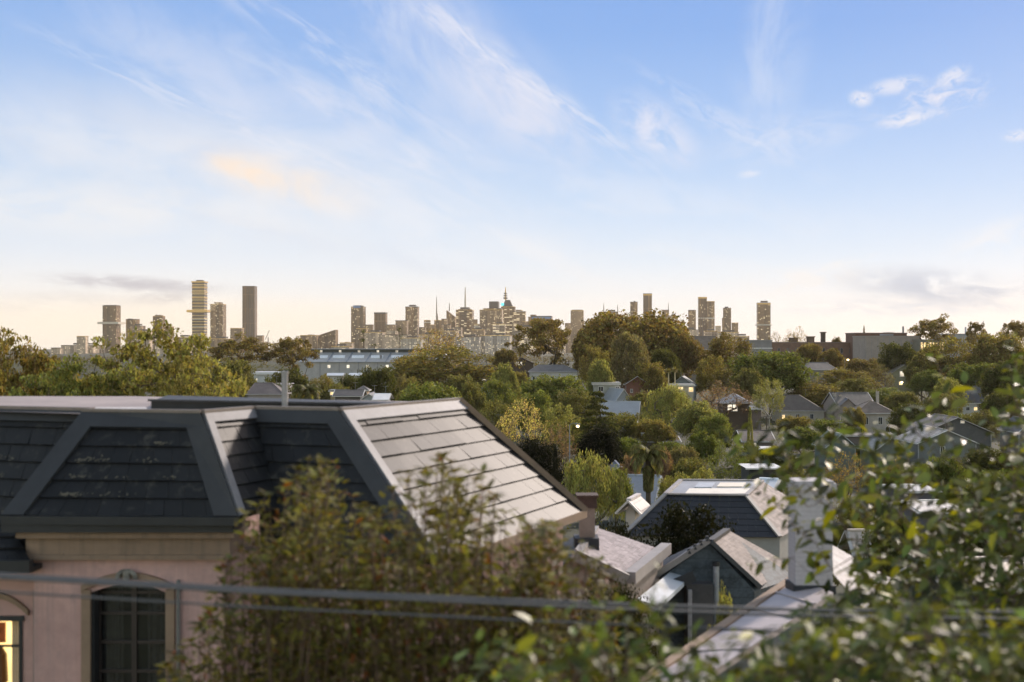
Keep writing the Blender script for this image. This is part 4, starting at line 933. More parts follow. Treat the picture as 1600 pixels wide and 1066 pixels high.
# ------------------------------------------------------------------ the city on the horizon
def facade(name, cw, fh, wx, wz, lit, glass=(.085, .055, .030), litcol=(1.0, .80, .48), lits=.55, rough=.25, band=0.0):
    m, nt, N, L = new_mat(name)
    out = N.new('ShaderNodeOutputMaterial'); b = N.new('ShaderNodeBsdfPrincipled'); L.new(b.outputs[0], out.inputs[0])
    tc = N.new('ShaderNodeTexCoord'); oi = N.new('ShaderNodeObjectInfo'); s = N.new('ShaderNodeSeparateXYZ'); L.new(tc.outputs['Object'], s.inputs[0])
    h = mth(nt, 'ADD', mth(nt, 'ADD', s.outputs[0], s.outputs[1]), 500.0)
    ax = mth(nt, 'DIVIDE', h, cw); az_ = mth(nt, 'DIVIDE', s.outputs[2], fh)
    fx = mth(nt, 'FRACT', ax); fz = mth(nt, 'FRACT', az_)
    inx = mth(nt, 'MULTIPLY', mth(nt, 'GREATER_THAN', fx, (1 - wx) / 2), mth(nt, 'LESS_THAN', fx, (1 + wx) / 2))
    inz = mth(nt, 'MULTIPLY', mth(nt, 'GREATER_THAN', fz, (1 - wz) / 2), mth(nt, 'LESS_THAN', fz, (1 + wz) / 2))
    win = mth(nt, 'MULTIPLY', inx, inz)
    cv = N.new('ShaderNodeCombineXYZ'); L.new(mth(nt, 'FLOOR', ax), cv.inputs[0]); L.new(mth(nt, 'FLOOR', az_), cv.inputs[1]); L.new(mth(nt, 'MULTIPLY', oi.outputs['Random'], 97), cv.inputs[2])
    wn = N.new('ShaderNodeTexWhiteNoise'); wn.noise_dimensions = '3D'; L.new(cv.outputs[0], wn.inputs['Vector'])
    n = noise(nt, tc.outputs['Object'], .02, 2)
    bay = N.new('ShaderNodeTexWhiteNoise'); bay.noise_dimensions = '2D'; bv = N.new('ShaderNodeCombineXYZ'); L.new(mth(nt, 'FLOOR', mth(nt, 'DIVIDE', h, cw * 2.6)), bv.inputs[0]); L.new(mth(nt, 'MULTIPLY', oi.outputs['Random'], 31), bv.inputs[1]); L.new(bv.outputs[0], bay.inputs['Vector'])
    wallc = rgbscale(nt, oi.outputs['Color'], mth(nt, 'MULTIPLY', remap(nt, n, .3, .7, .8, 1.2), remap(nt, bay.outputs['Value'], 0, 1, .45, 1.5)))
    vary = remap(nt, wn.outputs['Value'], 0, 1, .4, 1.7)
    gl = N.new('ShaderNodeRGB'); gl.outputs[0].default_value = (*glass, 1)
    L.new(mixc(nt, win, wallc, rgbscale(nt, gl.outputs[0], vary)), b.inputs['Base Color'])
    L.new(mth(nt, 'SUBTRACT', .7, mth(nt, 'MULTIPLY', win, .7 - rough)), b.inputs['Roughness'])
    on = mth(nt, 'MULTIPLY', win, mth(nt, 'GREATER_THAN', wn.outputs['Value'], 1 - lit))
    b.inputs['Emission Color'].default_value = (*litcol, 1)
    L.new(mth(nt, 'MULTIPLY', on, lits), b.inputs['Emission Strength'])
    return m
FA = {'brown': facade('brown_facade', 4.2, 4.0, .6, .5, .09), 'grid': facade('gridded_facade', 4.6, 4.0, .6, .55, .15), 'bands': facade('banded_facade', 11, 5.2, .93, .5, .26),
      'glass': facade('glass_facade', 4.4, 4, .8, .7, .06, (.07, .045, .022)), 'slab': facade('ribbed_facade', 5.5, 60, .5, .96, .0, (.06, .035, .018)),
      'pale': facade('pale_facade', 5, 4.2, .6, .5, .13, (.15, .12, .09)), 'gold': facade('gold_banded_facade', 200, 13, 1.0, .74, .0, (.075, .05, .025), rough=.2)}
GOLD = surf('gold_cladding_rim_glow', (.55, .36, .12), .35, .1, .05, metal=.7)
CROWN = surf('dark_crown', (.085, .07, .06), .6, .15, .05)
LEDGE = surf('pale_ledge', (.62, .56, .46), .6, .1, .05)
BLUE = surf('blue_sign_panel', (.12, .22, .42), .5, .1, .05)
TEAL = emis('teal_light', (.10, .62, .66), 1.1)
MAST = surf('mast_metal', (.30, .25, .20), .5, .1, .05)
def tower(u0, u1, vt, Y, sty, label, extra=(), col=(.20, .155, .115), rot=6, name='tower', group='city towers on the horizon', top=None):
    uc = (u0 + u1) / 2; b = G(Y) - 1; wv = (u1 - u0) / F * Y
    a = math.atan((uc - U0) / F) + R(rot)
    W = wv / (math.cos(a) + .8 * abs(math.sin(a))); D = W * .8
    r = empty(name, (X_(uc, Y), Y, b), R(rot) * -1); tag(r, label, 'skyscraper' if name == 'tower' else 'building', group)
    k = W / wv; x = lambda u: (u - uc) / F * Y * k; z = lambda v: Z_(v, Y) - b
    m = MB()
    if top:                                   # slanted roof line
        zl, zr_ = z(top[0]), z(top[1]); hw, hd = W / 2, D / 2
        m.solid([(-hw, -hd, 0), (hw, -hd, 0), (hw, hd, 0), (-hw, hd, 0), (-hw, -hd, zl), (hw, -hd, zr_), (hw, hd, zr_), (-hw, hd, zl)],
                [(3, 2, 1, 0), (4, 5, 6, 7), (0, 1, 5, 4), (1, 2, 6, 5), (2, 3, 7, 6), (3, 0, 4, 7)])
    else: m.box(-W / 2, -D / 2, 0, W / 2, D / 2, z(vt))
    bd = m.build('body', FA[sty], r, color=col)
    zt = z(vt)
    if not top:                               # parapet, gold on some to paint a glowing rim, and plant room
        MB().box(-W / 2 - .8, -D / 2 - .8, zt + .05, W / 2 + .8, D / 2 + .8, zt + 1.6).build('parapet', GOLD if len(label) % 2 else CROWN, r)
    if not top and u1 - u0 > 19 and not any(e[0] in ('cap', 'step') for e in extra):
        MB().box(-W * .22, -D * .25, zt + 3.05, W * .30, D * .25, zt + 3 + 5.5).build('plant_room', CROWN, r)
    for e in extra:
        q = MB(); t = e[0]
        if t == 'step': q.box(x(e[1]), -D * .36, z(e[4]) if len(e) > 4 else zt + 3, x(e[2]), D * .36, z(e[3])).build('upper_storeys', FA[sty], r, color=col)
        elif t == 'cap': q.box(x(e[1]), -D * .4, z(e[4]), x(e[2]), D * .4, z(e[3])).build('crown', CROWN, r)
        elif t == 'wing': q.box(x(e[1]), -D * .45 - 1, 0, x(e[2]), D * .38, z(e[3])).build('wing', FA[e[4] if len(e) > 4 else sty], r, color=tuple(c * 1.1 for c in col))
        elif t == 'ledge': q.box(-W / 2 - e[2], -D / 2 - e[2], z(e[1]) - e[3] / 2, W / 2 + e[2], D / 2 + e[2], z(e[1]) + e[3] / 2).build('ledge', {'g': GOLD, 'p': LEDGE, 'd': CROWN}[e[4]], r)
        elif t == 'mast': q.tube([(x(e[1]), 0, z(e[3])), (x(e[1]), 0, z(e[3]) * .4 + z(e[2]) * .6), (x(e[1]), 0, z(e[2]))], [e[4], e[4] * .7, e[4] * .35], 6).build('mast', {'m': MAST, 'p': LEDGE, 'g': GOLD}[e[5] if len(e) > 5 else 'm'], r)
        elif t == 'sign': q.box(x(e[1]), -D / 2 - 1.2, z(e[4]), x(e[2]), -D / 2 - .1, z(e[3])).build('sign_panel', e[5], r)
        elif t == 'grooves':
            for j in range(1, e[1]):
                xx = -W / 2 + W * j / e[1]; q.box(xx - .8, -D / 2 - 1.4, 6, xx + .8, -D / 2 - .05, zt - e[2])
            q.build('vertical_fins', CROWN, r)
        elif t == 'pyr':
            n = 6; z0, z1 = z(e[3]), z(e[4]); h0, h1 = x(e[2]) - x(e[1]), (x(e[2]) - x(e[1])) * e[5]
            c0 = (x(e[1]) + x(e[2])) / 2; d0 = min(D, h0)
            q.prism([(c0 - h0 / 2, -d0 / 2, z0), (c0 + h0 / 2, -d0 / 2, z0), (c0 + h0 / 2, d0 / 2, z0), (c0 - h0 / 2, d0 / 2, z0)], [(c0 - h1 / 2, -d0 * e[5] / 2, z1), (c0 + h1 / 2, -d0 * e[5] / 2, z1), (c0 + h1 / 2, d0 * e[5] / 2, z1), (c0 - h1 / 2, d0 * e[5] / 2, z1)]).build('crown', CROWN, r)
    return r
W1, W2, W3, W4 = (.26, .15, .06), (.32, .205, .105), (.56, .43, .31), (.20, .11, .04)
T = tower
T(162, 187, 478.5, 4700, 'glass', 'square-topped tower with a pale ledge low on its face, at the far left', [('ledge', 505, 14, 8, 'p'), ('cap', 163, 186, 477, 478.4)], W4)
T(198, 217, 499.5, 4600, 'brown', 'short flat brown tower between the square-topped tower and the tower with roof posts', [('cap', 201, 206, 498, 499)], W1)
T(240, 257, 494.5, 4700, 'glass', 'slim tower with small roof posts left of the banded tower', [('mast', 244, 490.5, 494.5, 2), ('mast', 250, 491, 494.5, 2), ('cap', 243, 254, 492.5, 494)], W4)
T(257, 271, 511, 4500, 'brown', 'low brown tower touching the right side of the slim tower with roof posts', (), W1)
T(301, 323, 441, 5300, 'gold', 'tallest tower at left, wrapped in gold bands with a wide gold collar', [('ledge', 486.5, 18, 10, 'g'), ('ledge', 441, 3, 5, 'g'), ('ledge', 449, 2, 3, 'g'), ('ledge', 457, 2, 3, 'g'), ('ledge', 466, 2, 3, 'g'), ('ledge', 474, 2, 3, 'g'), ('ledge', 499, 1.5, 3, 'p'), ('ledge', 511, 1.5, 3, 'p'), ('ledge', 524, 1.5, 3, 'p')], (.62, .44, .17), 3)
T(330, 352, 476, 4700, 'grid', 'brown tower with a stepped top between the banded tower and the tall slab', [('step', 336, 347, 472.5)], W1)
T(379.5, 401, 448, 5200, 'slab', 'tall dark slab tower with vertical grooves', [('grooves', 5, 14), ('cap', 383, 386, 447, 447.8)], W4, 3)
T(275, 302, 527.5, 4300, 'pale', 'low pale block at the left foot of the banded tower', (), W3, name='city_block')
T(361, 380, 513.5, 4500, 'brown', 'low brown block at the left foot of the tall slab', (), W2, name='city_block')
T(401, 412, 525, 4500, 'brown', 'stepped low block at the right foot of the tall slab', [('wing', 411, 419, 534)], W2, name='city_block')
T(471, 498, 524.5, 4200, 'brown', 'low wide block joined to the slant-roofed building above the hall', [('cap', 483, 490, 523, 524)], W2, name='city_block')
T(498, 527, 520, 4250, 'brown', 'low building with a roof slanting up to the right above the hall', (), W1, 4, top=(524.5, 515.5), name='slant_roofed_building')
T(550, 570, 480, 4600, 'glass', 'dark tower crowned by a blue panel behind the fan palm', [('sign', 554, 566, 478, 481.5, BLUE), ('cap', 553, 567, 477.5, 479.4)], W4, 10)
T(571, 583, 508, 4600, 'brown', 'narrow low tower between the blue-crowned tower and the plain brown slab', (), W2)
T(586, 604, 489, 4700, 'slab', 'plain brown slab tower right of the blue-crowned tower', [('ledge', 489.5, .6, 5, 'd')], W1)
T(619, 637, 501.5, 4600, 'brown', 'lower wide tower stuck to the left of the dotted brown tower', (), W2)
T(634.5, 654, 480, 4800, 'grid', 'brown tower dotted with lit windows right of the slim fan palm', (), W4)
T(663, 672.5, 501, 4700, 'brown', 'thin small tower left of the red lattice mast', [('ledge', 504, 1, 3, 'p')], W1)
T(679, 692, 501, 4700, 'brown', 'small tower carrying a tall thin lattice mast', [('mast', 682, 464, 500.5, 2.8), ('mast', 683, 490, 500.5, 4.2)], W1)
T(698, 712.5, 490, 4800, 'brown', 'tower with a sharply slanted top and a thin spire', [('mast', 702, 473, 486, 2.6)], W1, top=(485, 496))
T(713, 740, 485, 5000, 'bands', 'broad tower with bright bands and a single white mast', [('cap', 720, 734, 480.5, 484.4), ('mast', 727, 449, 480.5, 4.2, 'p'), ('step', 716, 737, 483.3)], W1)
T(741, 750, 507, 4600, 'pale', 'pale low tower in the gap right of the white mast tower', [('ledge', 511, 1, 4, 'p')], W3)
T(750, 786, 485, 4700, 'grid', 'widest city tower with a blocky stepped crown', [('step', 755, 785, 482), ('cap', 765, 780, 471.5, 481.9)], W2, 4)
T(783, 806, 480, 5100, 'bands', 'tower with a dark pyramid crown and a beaded golden spire', [('pyr', 785, 802, 479, 469, .45), ('mast', 789.5, 449, 469, 4, 'g'), ('cap', 786.5, 792.5, 465, 467), ('cap', 787, 792, 461.5, 463), ('cap', 787.5, 791.5, 458, 459.5), ('sign', 783, 788, 474, 478, TEAL)], W1)
T(801, 822, 487.5, 4600, 'bands', 'bright-windowed stepped tower leaning on the pyramid-crowned one', [('step', 806, 817, 484.5)], W2)
T(825, 864, 496, 4500, 'brown', 'wide low tower with a dark blue strip along its roof', [('cap', 829, 864, 494, 495.5), ('sign', 831, 864, 495.6, 498.5, BLUE), ('step', 828, 837, 492)], W1)
T(891, 913, 486, 4600, 'brown', 'grey-brown tower with a lower left wing between the gum and the fig', [('wing', 881, 891.5, 505), ('cap', 893, 911, 484.3, 485.8)], W2)
T(942, 967, 488, 4700, 'brown', 'dark flat tower with a mast at each end, half behind the fig', [('mast', 942, 474, 488, 2.4), ('mast', 966.5, 476, 488, 2.2), ('ledge', 490, .6, 3, 'p')], W4)
T(984, 997, 472.5, 4900, 'brown', 'short square tower peeking over the top of the fig', [('cap', 990, 993, 470.5, 472)], W1)
T(1004, 1019.5, 459.5, 5100, 'slab', 'tallest brown tower rising over the top of the fig', [('ledge', 461, .8, 5, 'g')], W1)
T(1034, 1046, 485, 4700, 'brown', 'small tower with a thin aerial at the right of the fig top', [('mast', 1045, 473, 485, 1.8)], W2)
T(1044, 1060, 494, 4600, 'pale', 'pale stepped tower with a small dome-like cap right of the fig', [('cap', 1049, 1056, 491.5, 493.4)], W3)
T(1058, 1071, 503, 4500, 'pale', 'pale lower tower in front of the stepped one right of the fig', (), W3)
T(1074.5, 1088, 485.5, 4700, 'grid', 'narrow dark tower with ribbed top just left of the split tower', [('cap', 1076, 1087, 484.5, 485.2)], W4)
T(1090, 1105, 465, 5000, 'glass', 'left taller half of the split tower', [('ledge', 466, .6, 4, 'g'), ('ledge', 497.5, 1, 5, 'p'), ('grooves', 4, 80)], W4, 4, group='halves of the split tower')
T(1104, 1117, 471.5, 4950, 'grid', 'right lower half of the split tower, dotted with lights', [('ledge', 497.5, 1, 5, 'p')], W1, 4, group='halves of the split tower')
T(1117, 1127, 510, 4600, 'pale', 'pale low tower at the right foot of the split tower', (), W3)
T(1129, 1143, 482, 4700, 'grid', 'slim tower with a stepped crown right of the split tower', [('cap', 1132, 1138, 479.5, 481.2), ('wing', 1127, 1131, 497)], W1)
T(1142.5, 1154, 505, 4600, 'brown', 'low brown tower hugging the right of the slim stepped tower', (), W2)
T(1181, 1205, 474, 4500, 'glass', 'isolated rightmost tower with a plain square top', [('ledge', 508, 4, 4, 'p'), ('ledge', 475, .5, 4, 'g')], W4)
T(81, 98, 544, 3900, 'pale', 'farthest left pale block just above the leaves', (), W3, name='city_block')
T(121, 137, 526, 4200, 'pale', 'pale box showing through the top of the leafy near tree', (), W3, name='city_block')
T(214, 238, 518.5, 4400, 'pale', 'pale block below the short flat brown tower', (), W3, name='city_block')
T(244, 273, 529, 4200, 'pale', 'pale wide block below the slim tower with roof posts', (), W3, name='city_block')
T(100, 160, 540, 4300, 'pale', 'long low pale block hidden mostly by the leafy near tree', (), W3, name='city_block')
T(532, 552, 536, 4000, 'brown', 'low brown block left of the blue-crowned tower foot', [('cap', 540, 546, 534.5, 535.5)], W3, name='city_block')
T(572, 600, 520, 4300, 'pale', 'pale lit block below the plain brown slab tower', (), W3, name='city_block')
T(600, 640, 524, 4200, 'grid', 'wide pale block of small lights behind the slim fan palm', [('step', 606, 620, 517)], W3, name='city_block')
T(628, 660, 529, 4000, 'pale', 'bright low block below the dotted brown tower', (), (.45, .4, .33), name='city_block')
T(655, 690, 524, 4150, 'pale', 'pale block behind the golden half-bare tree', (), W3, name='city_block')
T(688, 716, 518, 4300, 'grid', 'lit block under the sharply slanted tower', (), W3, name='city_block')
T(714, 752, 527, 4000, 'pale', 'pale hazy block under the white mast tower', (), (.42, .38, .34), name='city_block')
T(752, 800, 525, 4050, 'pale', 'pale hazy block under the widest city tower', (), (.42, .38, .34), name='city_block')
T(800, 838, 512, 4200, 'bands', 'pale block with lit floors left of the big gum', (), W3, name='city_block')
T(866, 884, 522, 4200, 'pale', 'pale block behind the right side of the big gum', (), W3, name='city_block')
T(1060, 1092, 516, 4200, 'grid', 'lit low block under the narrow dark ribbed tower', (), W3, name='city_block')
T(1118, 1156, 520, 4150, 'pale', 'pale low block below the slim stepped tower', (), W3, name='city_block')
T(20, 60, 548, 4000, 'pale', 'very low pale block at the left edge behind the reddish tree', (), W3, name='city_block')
for i_, (u0, u1, v, Yb) in enumerate(((690, 704, 508, 4550), (706, 722, 512, 4450), (738, 758, 516, 4350), (770, 790, 507, 4450), (838, 856, 508, 4600), (846, 880, 516, 4300), (1020, 1040, 498, 4650), (1098, 1122, 518, 4250), (1144, 1172, 526, 4100), (425, 470, 538, 4000), (330, 362, 530, 4250), (520, 548, 542, 3900))):
    T(u0, u1, v, Yb, ('pale', 'grid', 'brown', 'bands')[i_ % 4], ('slim pale block between the small mast tower and the slanted spire tower', 'low block at the left foot of the white mast tower', 'low pale block in the gap right of the white mast tower', 'lit block in front of the widest tower, left of the bright-windowed one', 'brown block behind the left edge of the big gum',
      'pale block behind the crown of the big gum', 'brown block just right of the tallest fig-top tower', 'lit low block in front of the split tower', 'last pale low block before the isolated rightmost tower', 'very low lit block behind the rusty flat-topped gum', 'low block at the right foot of the banded tower', 'lowest pale block above the left end of the hall roof')[i_], (), (W2, W3)[i_ % 2], name='city_block')
for u0, u1, v, Yb, st, lb in ((603, 619, 508, 4550, 'brown', 'mid-height brown block between the plain slab and the dotted brown tower'), (655, 665, 512, 4500, 'grid', 'narrow block left of the thin small tower, right of the dotted brown tower'), (672, 680, 508, 4600, 'brown', 'narrow brown block touching the left of the mast-carrying tower'), (690, 699, 499, 4650, 'grid', 'narrow lit block between mast-carrying tower and slanted tower'),
    (816, 830, 503, 4550, 'brown', 'mid-height block right of the bright-windowed stepped tower'), (558, 574, 514, 4350, 'grid', 'lit block at the right foot of the blue-crowned tower'), (1048, 1058, 505, 4450, 'grid', 'small lit block in front of the dome-capped stepped tower'), (205, 226, 510, 4450, 'brown', 'mid-height brown block overlapping the right of the short flat brown tower'), (736, 746, 500, 4650, 'brown', 'narrow brown block behind the right edge of the white mast tower')):
    T(u0, u1, v, Yb, st, lb, (), W2, name='city_block')
def crane(u, v, Y, label):
    b = G(Y); r = empty('tower_crane', (X_(u, Y), Y, b)); tag(r, label, 'crane')
    h = Z_(v, Y) - b
    MB().box(-1.6, -1.6, 0, 1.6, 1.6, h).build('mast', MAST, r)
    MB().beam((-10, 0, h - 8), (4, 0, h + 24), 2.0, 2.0).build('jib', MAST, r)
crane(419, 527, 4400, 'tiny construction crane right of the tall slab')
# ------------------------------------------------------------------ the mansard house close by
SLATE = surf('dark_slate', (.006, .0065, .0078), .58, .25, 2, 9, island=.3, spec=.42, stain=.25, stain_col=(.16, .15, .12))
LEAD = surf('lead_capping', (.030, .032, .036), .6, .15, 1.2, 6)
LEADP = surf('pale_lead', (.30, .275, .26), .55, .15, .8, 5)
DARKD = surf('dark_membrane', (.022, .024, .026), .6, .2, 1, 5)
STUC = surf('pink_render', (.54, .345, .31), .85, .12, .9, 6, stain=.45, stain_col=(.34, .255, .24), streak=.55, bump=.3)
STUC2 = surf('tan_render', (.26, .185, .13), .85, .12, .9, 6, streak=.6, stain_col=(.13, .10, .075))
TAN = surf('tan_moulding', (.27, .19, .13), .8, .12, 1.5, 8)
LAV_LIT = surf('lit_lavender_slate', (.26, .225, .24), .78, .2, 1.6, 7, island=.22)  # paler copy of the dark slate, its lit look put into the colour
PNK_LIT = surf('lit_pinkish_slate', (.24, .20, .185), .80, .2, 1.6, 7, island=.2)  # likewise: sunlight on slate put into a pale pinkish colour

def courses(mb, tl, tr, br, bl, n, tiles=14, lift=.035, rng=None, jit=.004):
    """slate courses on a roof plane given by its four corners; every slate overlaps the one below"""
    tl, tr, br, bl = map(Vector, (tl, tr, br, bl)); nor = (tr - tl).cross(bl - tl).normalized()
    if nor.z < 0: nor = -nor
    rng = rng or random.Random(3)
    for i in range(n):
        t0, t1 = i / n, (i + 1) / n + .004
        a0, b0 = tl.lerp(bl, t0), tr.lerp(br, t0); a1, b1 = tl.lerp(bl, t1), tr.lerp(br, t1)
        m = max(1, int(tiles * (b1 - a1).length / max((br - bl).length, .01))); cut = [0.0] + [(k + rng.uniform(-.12, .12) + (.5 if i % 2 else 0)) / m for k in range(1, m)] + [1.0]
        cut = [min(max(c, 0), 1) for c in cut]
        for c0, c1 in zip(cut, cut[1:]):
            if c1 - c0 < .005: continue
            g = .003 / max((b1 - a1).length, .1); l = lift + rng.uniform(-jit, jit)
            p = [a0.lerp(b0, c0 + g) + nor * .004, a0.lerp(b0, c1 - g) + nor * .004, a1.lerp(b1, c1 - g) + nor * l, a1.lerp(b1, c0 + g) + nor * l]
            q = [x - nor * (lift * .8) if k > 1 else x - nor * .003 for k, x in enumerate(p)]
            mb.prism(q, p)
    return mb
def lerp(a, b, t): return Vector(a).lerp(Vector(b), t)
def cap(mb, a, b, w_, h=.05): return mb.beam(a, b, w_, h)

ZT, ZB, ZM = -1.20, -2.89, -3.60
base = Vector((-4.5, 24.0, G(24) - .1))
h1 = empty('mansard_house', base); tag(h1, 'pink rendered house with dark slate mansard roof filling the left foreground', 'house')
A, B_, C_ = onZ(132, 645, ZT), onZ(315, 647.5, ZT), onZ(397, 640.8, ZT)
Ae, Be, Ce = onZ(8, 806, ZB), onZ(371, 808, ZB), onZ(456, 790, ZB)
E_, F_ = onZ(531, 643.5, ZT), onZ(716, 627.2, ZT)
J_, H_ = onZ(684, 880, ZM), onZ(912, 799, ZM)
K_ = J_ + Vector((-.93, .36, 0)) * 3.4
L0 = onZ(-260, 634.5, ZT); Le = L0 + Vector((-.3, -1.25, ZM - ZT)); Av = Vector((A.x, A.y + .35, ZT)); Ave = Av + Vector((0, -1.3, ZM - ZT))
rr = random.Random(4)
def lichen(mb, quad, n, seed):
    rg = np.random.default_rng(seed); tl, tr, br, bl = map(Vector, quad); nor = (tr - tl).cross(bl - tl).normalized(); nor = nor if nor.z > 0 else -nor
    mb.mi = 1; ax = (tr - tl).normalized(); ay = nor.cross(ax)
    for i in range(2, n):
        t = i / n - .012
        for c in rg.uniform(.2, .78, 5 if i > 2 else 2):
            for k in range(int(rg.integers(4, 22))):
                s = c + rg.normal(0, .028); tt = t + rg.normal(0, .008) - abs(rg.normal(0, .010))
                if .17 < s < .83:
                    p = tl.lerp(tr, s).lerp(bl.lerp(br, s), tt) + nor * .062; z_ = rg.uniform(.010, .024); a = rg.uniform(0, PI)
                    u_ = ax * math.cos(a) + ay * math.sin(a); v_ = nor.cross(u_)
                    mb.poly([p - u_ * z_, p + v_ * z_ * .7, p + u_ * z_, p - v_ * z_ * .7])
    mb.mi = 0
LICH = surf('lichen', (.15, .135, .10), .95, .3, 3, 9)
def roofplane(name, tl, tr, br, bl, n, mat, tiles, moss=0):
    mb = courses(MB(), tl, tr, br, bl, n, tiles, .042, rr, .009)
    mb.poly([Vector(tl) - Vector((0, 0, .03)), Vector(tr) - Vector((0, 0, .03)), Vector(br) - Vector((0, 0, .03)), Vector(bl) - Vector((0, 0, .03))])
    if moss: lichen(mb, (tl, tr, br, bl), n, moss)
    return mb.build(name, [mat, LICH] if moss else mat, h1, True)
roofplane('slate_slope', A, B_, Be, Ae, 6, SLATE, 11, 5)
roofplane('slate_slope', B_, C_, Ce, Be, 7, SLATE, 6)
roofplane('slate_slope', C_, E_, J_, K_, 8, SLATE, 9)
roofplane('slate_slope', L0, Av, Ave, Le, 8, SLATE, 24, 6)
roofplane('slate_slope', E_, F_, H_, J_, 9, SLATE, 12)
def onplane(tl, tr, br, bl, s, t):      # point on a slope, s across, t down
    return Vector(tl).lerp(Vector(tr), s).lerp(Vector(bl).lerp(Vector(br), s), t)
cp = MB()                               # wide flat lead flashings along tops and hips, a few cm proud of the slates
def band(q, s0, t0, s1, t1, s2, t2, s3, t3, up=.078):
    tl, tr, br, bl = q; nor = (Vector(tr) - Vector(tl)).cross(Vector(bl) - Vector(tl)).normalized(); nor = nor if nor.z > 0 else -nor
    p = [onplane(*q, s, t) + nor * up for s, t in ((s0, t0), (s1, t1), (s2, t2), (s3, t3))]
    cp.prism([x - nor * (up + .02) for x in p], p)
qa = (A, B_, Be, Ae); qm = (C_, E_, J_, K_); ql = (L0, Av, Ave, Le); qr = (E_, F_, H_, J_); qb = (B_, C_, Ce, Be)
band(qa, 0, -.01, 1, -.01, 1, .16, 0, .16); band(qa, -.005, .16, .15, .16, .09, 1.01, -.005, 1.01); band(qa, .86, .16, 1.005, .16, 1.005, 1.01, .905, 1.01)
band(qm, -.0, -.01, 1, -.01, 1, .10, 0, .10); band(qm, .80, .10, 1.005, .10, 1.005, 1.0, .885, 1.0)
band(ql, 0, -.01, 1, -.01, 1, .09, 0, .09)
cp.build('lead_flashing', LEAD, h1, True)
lp = MB(); lp2 = cp; cp = lp
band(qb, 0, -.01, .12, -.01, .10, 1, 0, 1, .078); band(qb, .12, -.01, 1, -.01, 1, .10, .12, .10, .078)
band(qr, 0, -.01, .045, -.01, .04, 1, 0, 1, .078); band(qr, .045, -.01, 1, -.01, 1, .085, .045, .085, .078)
cp.build('lit_tone_flashing', surf('lit_tone_lead', (.17, .17, .185), .62, .15, 1.2, 6), h1, True)  # same lead in a lighter colour that stands for sunlight on it
vg = MB()
vg.beam(F_ + Vector((.05, 0, .03)), H_ + Vector((.05, 0, .03)), .24, .12); vg.beam(J_ + Vector((0, 0, -.05)), H_ + Vector((0, 0, -.05)), .16, .16)
vg.build('verge_capping', TAN, h1, True)
ed = MB()
for p, q in ((A, B_), (B_, C_), (C_, E_), (E_, F_), (L0, Av)): ed.beam(lerp(p, q, -.01) + Vector((0, 0, .05)), lerp(p, q, 1.005) + Vector((0, 0, .05)), .16, .055)
ed.build('parapet_edge', surf('brown_edge', (.20, .165, .14), .6, .15, 2), h1, True)
# flat deck inside the mansard
far = lambda u, v: onZ(u, v, ZT)
dk = MB().poly([(L0.x, L0.y, ZT - .02), (A.x, A.y, ZT - .02), (B_.x, B_.y, ZT - .02), (C_.x, C_.y, ZT - .02), (E_.x, E_.y, ZT - .02), (F_.x, F_.y, ZT - .02), (F_.x - 8, F_.y + 3.2, ZT - .02), (L0.x, F_.y + 3.2, ZT - .02)])
dk.build('flat_deck', surf('pinkish_deck', (.36, .30, .28), .7, .12, .5, 4), h1, True)
pl = [at(134, 640.5, 22.9), at(229, 640.5, 22.9), at(229, 637, 23.4), at(134, 637.0, 23.4)]
MB().slab([(p.x, p.y, ZT + .04) for p in pl], .05).build('white_sheet', surf('white_membrane', (.62, .59, .57), .6, .06, 1), h1, True)
up = MB(); a0, a1, a2, a3 = at(236, 641, 23.6), at(643, 634, 25.2), at(655, 634, 26.5), at(262, 641, 26.4)
zt_ = Z_(625.5, 24.0)
up.prism([(p.x, p.y, ZT - .015) for p in (a0, a1, a2, a3)], [(a0.x, a0.y, zt_), (a1.x, a1.y, ZT - .010), (a2.x, a2.y, ZT - .010), (a3.x, a3.y, zt_)])
upo = up.build('roof_upstand', DARKD, h1, True)
MB().beam((a0.x - .05, a0.y - .04, zt_ + .02), (a1.x, a1.y - .04, ZT + .01), .1, .04).build('upstand_trim', LEAD, upo).location = -base * 0
upo_t = [o for o in upo.children][0]; upo_t.location = (-base.x, -base.y, -base.z)
fp = at(445, 640, 24.3)
fl = MB().tube([(fp.x, fp.y, ZT - .02), (fp.x, fp.y, Z_(582, 24.3))], .062, 12).tube([(fp.x, fp.y, Z_(583.5, 24.3)), (fp.x, fp.y, Z_(580, 24.3))], .078, 12)
fl.build('flue_pipe', surf('galvanised_pipe', (.25, .255, .265), .45, .15, 3, metal=.3), h1, True, smooth=False)
# walls under the eaves
gz = base.z
WY = 21.42
def wx_(u, Y=WY): return X_(u, Y)
bw0, bw1 = wx_(53), wx_(352)
win0, win1 = wx_(141), wx_(262); vtop = Z_(912, WY)
wl = MB(); zc0 = Z_(868, WY)
wl.box(bw0, WY, gz, win0, WY + .45, zc0).box(win1, WY, gz, bw1, WY + .45, zc0)
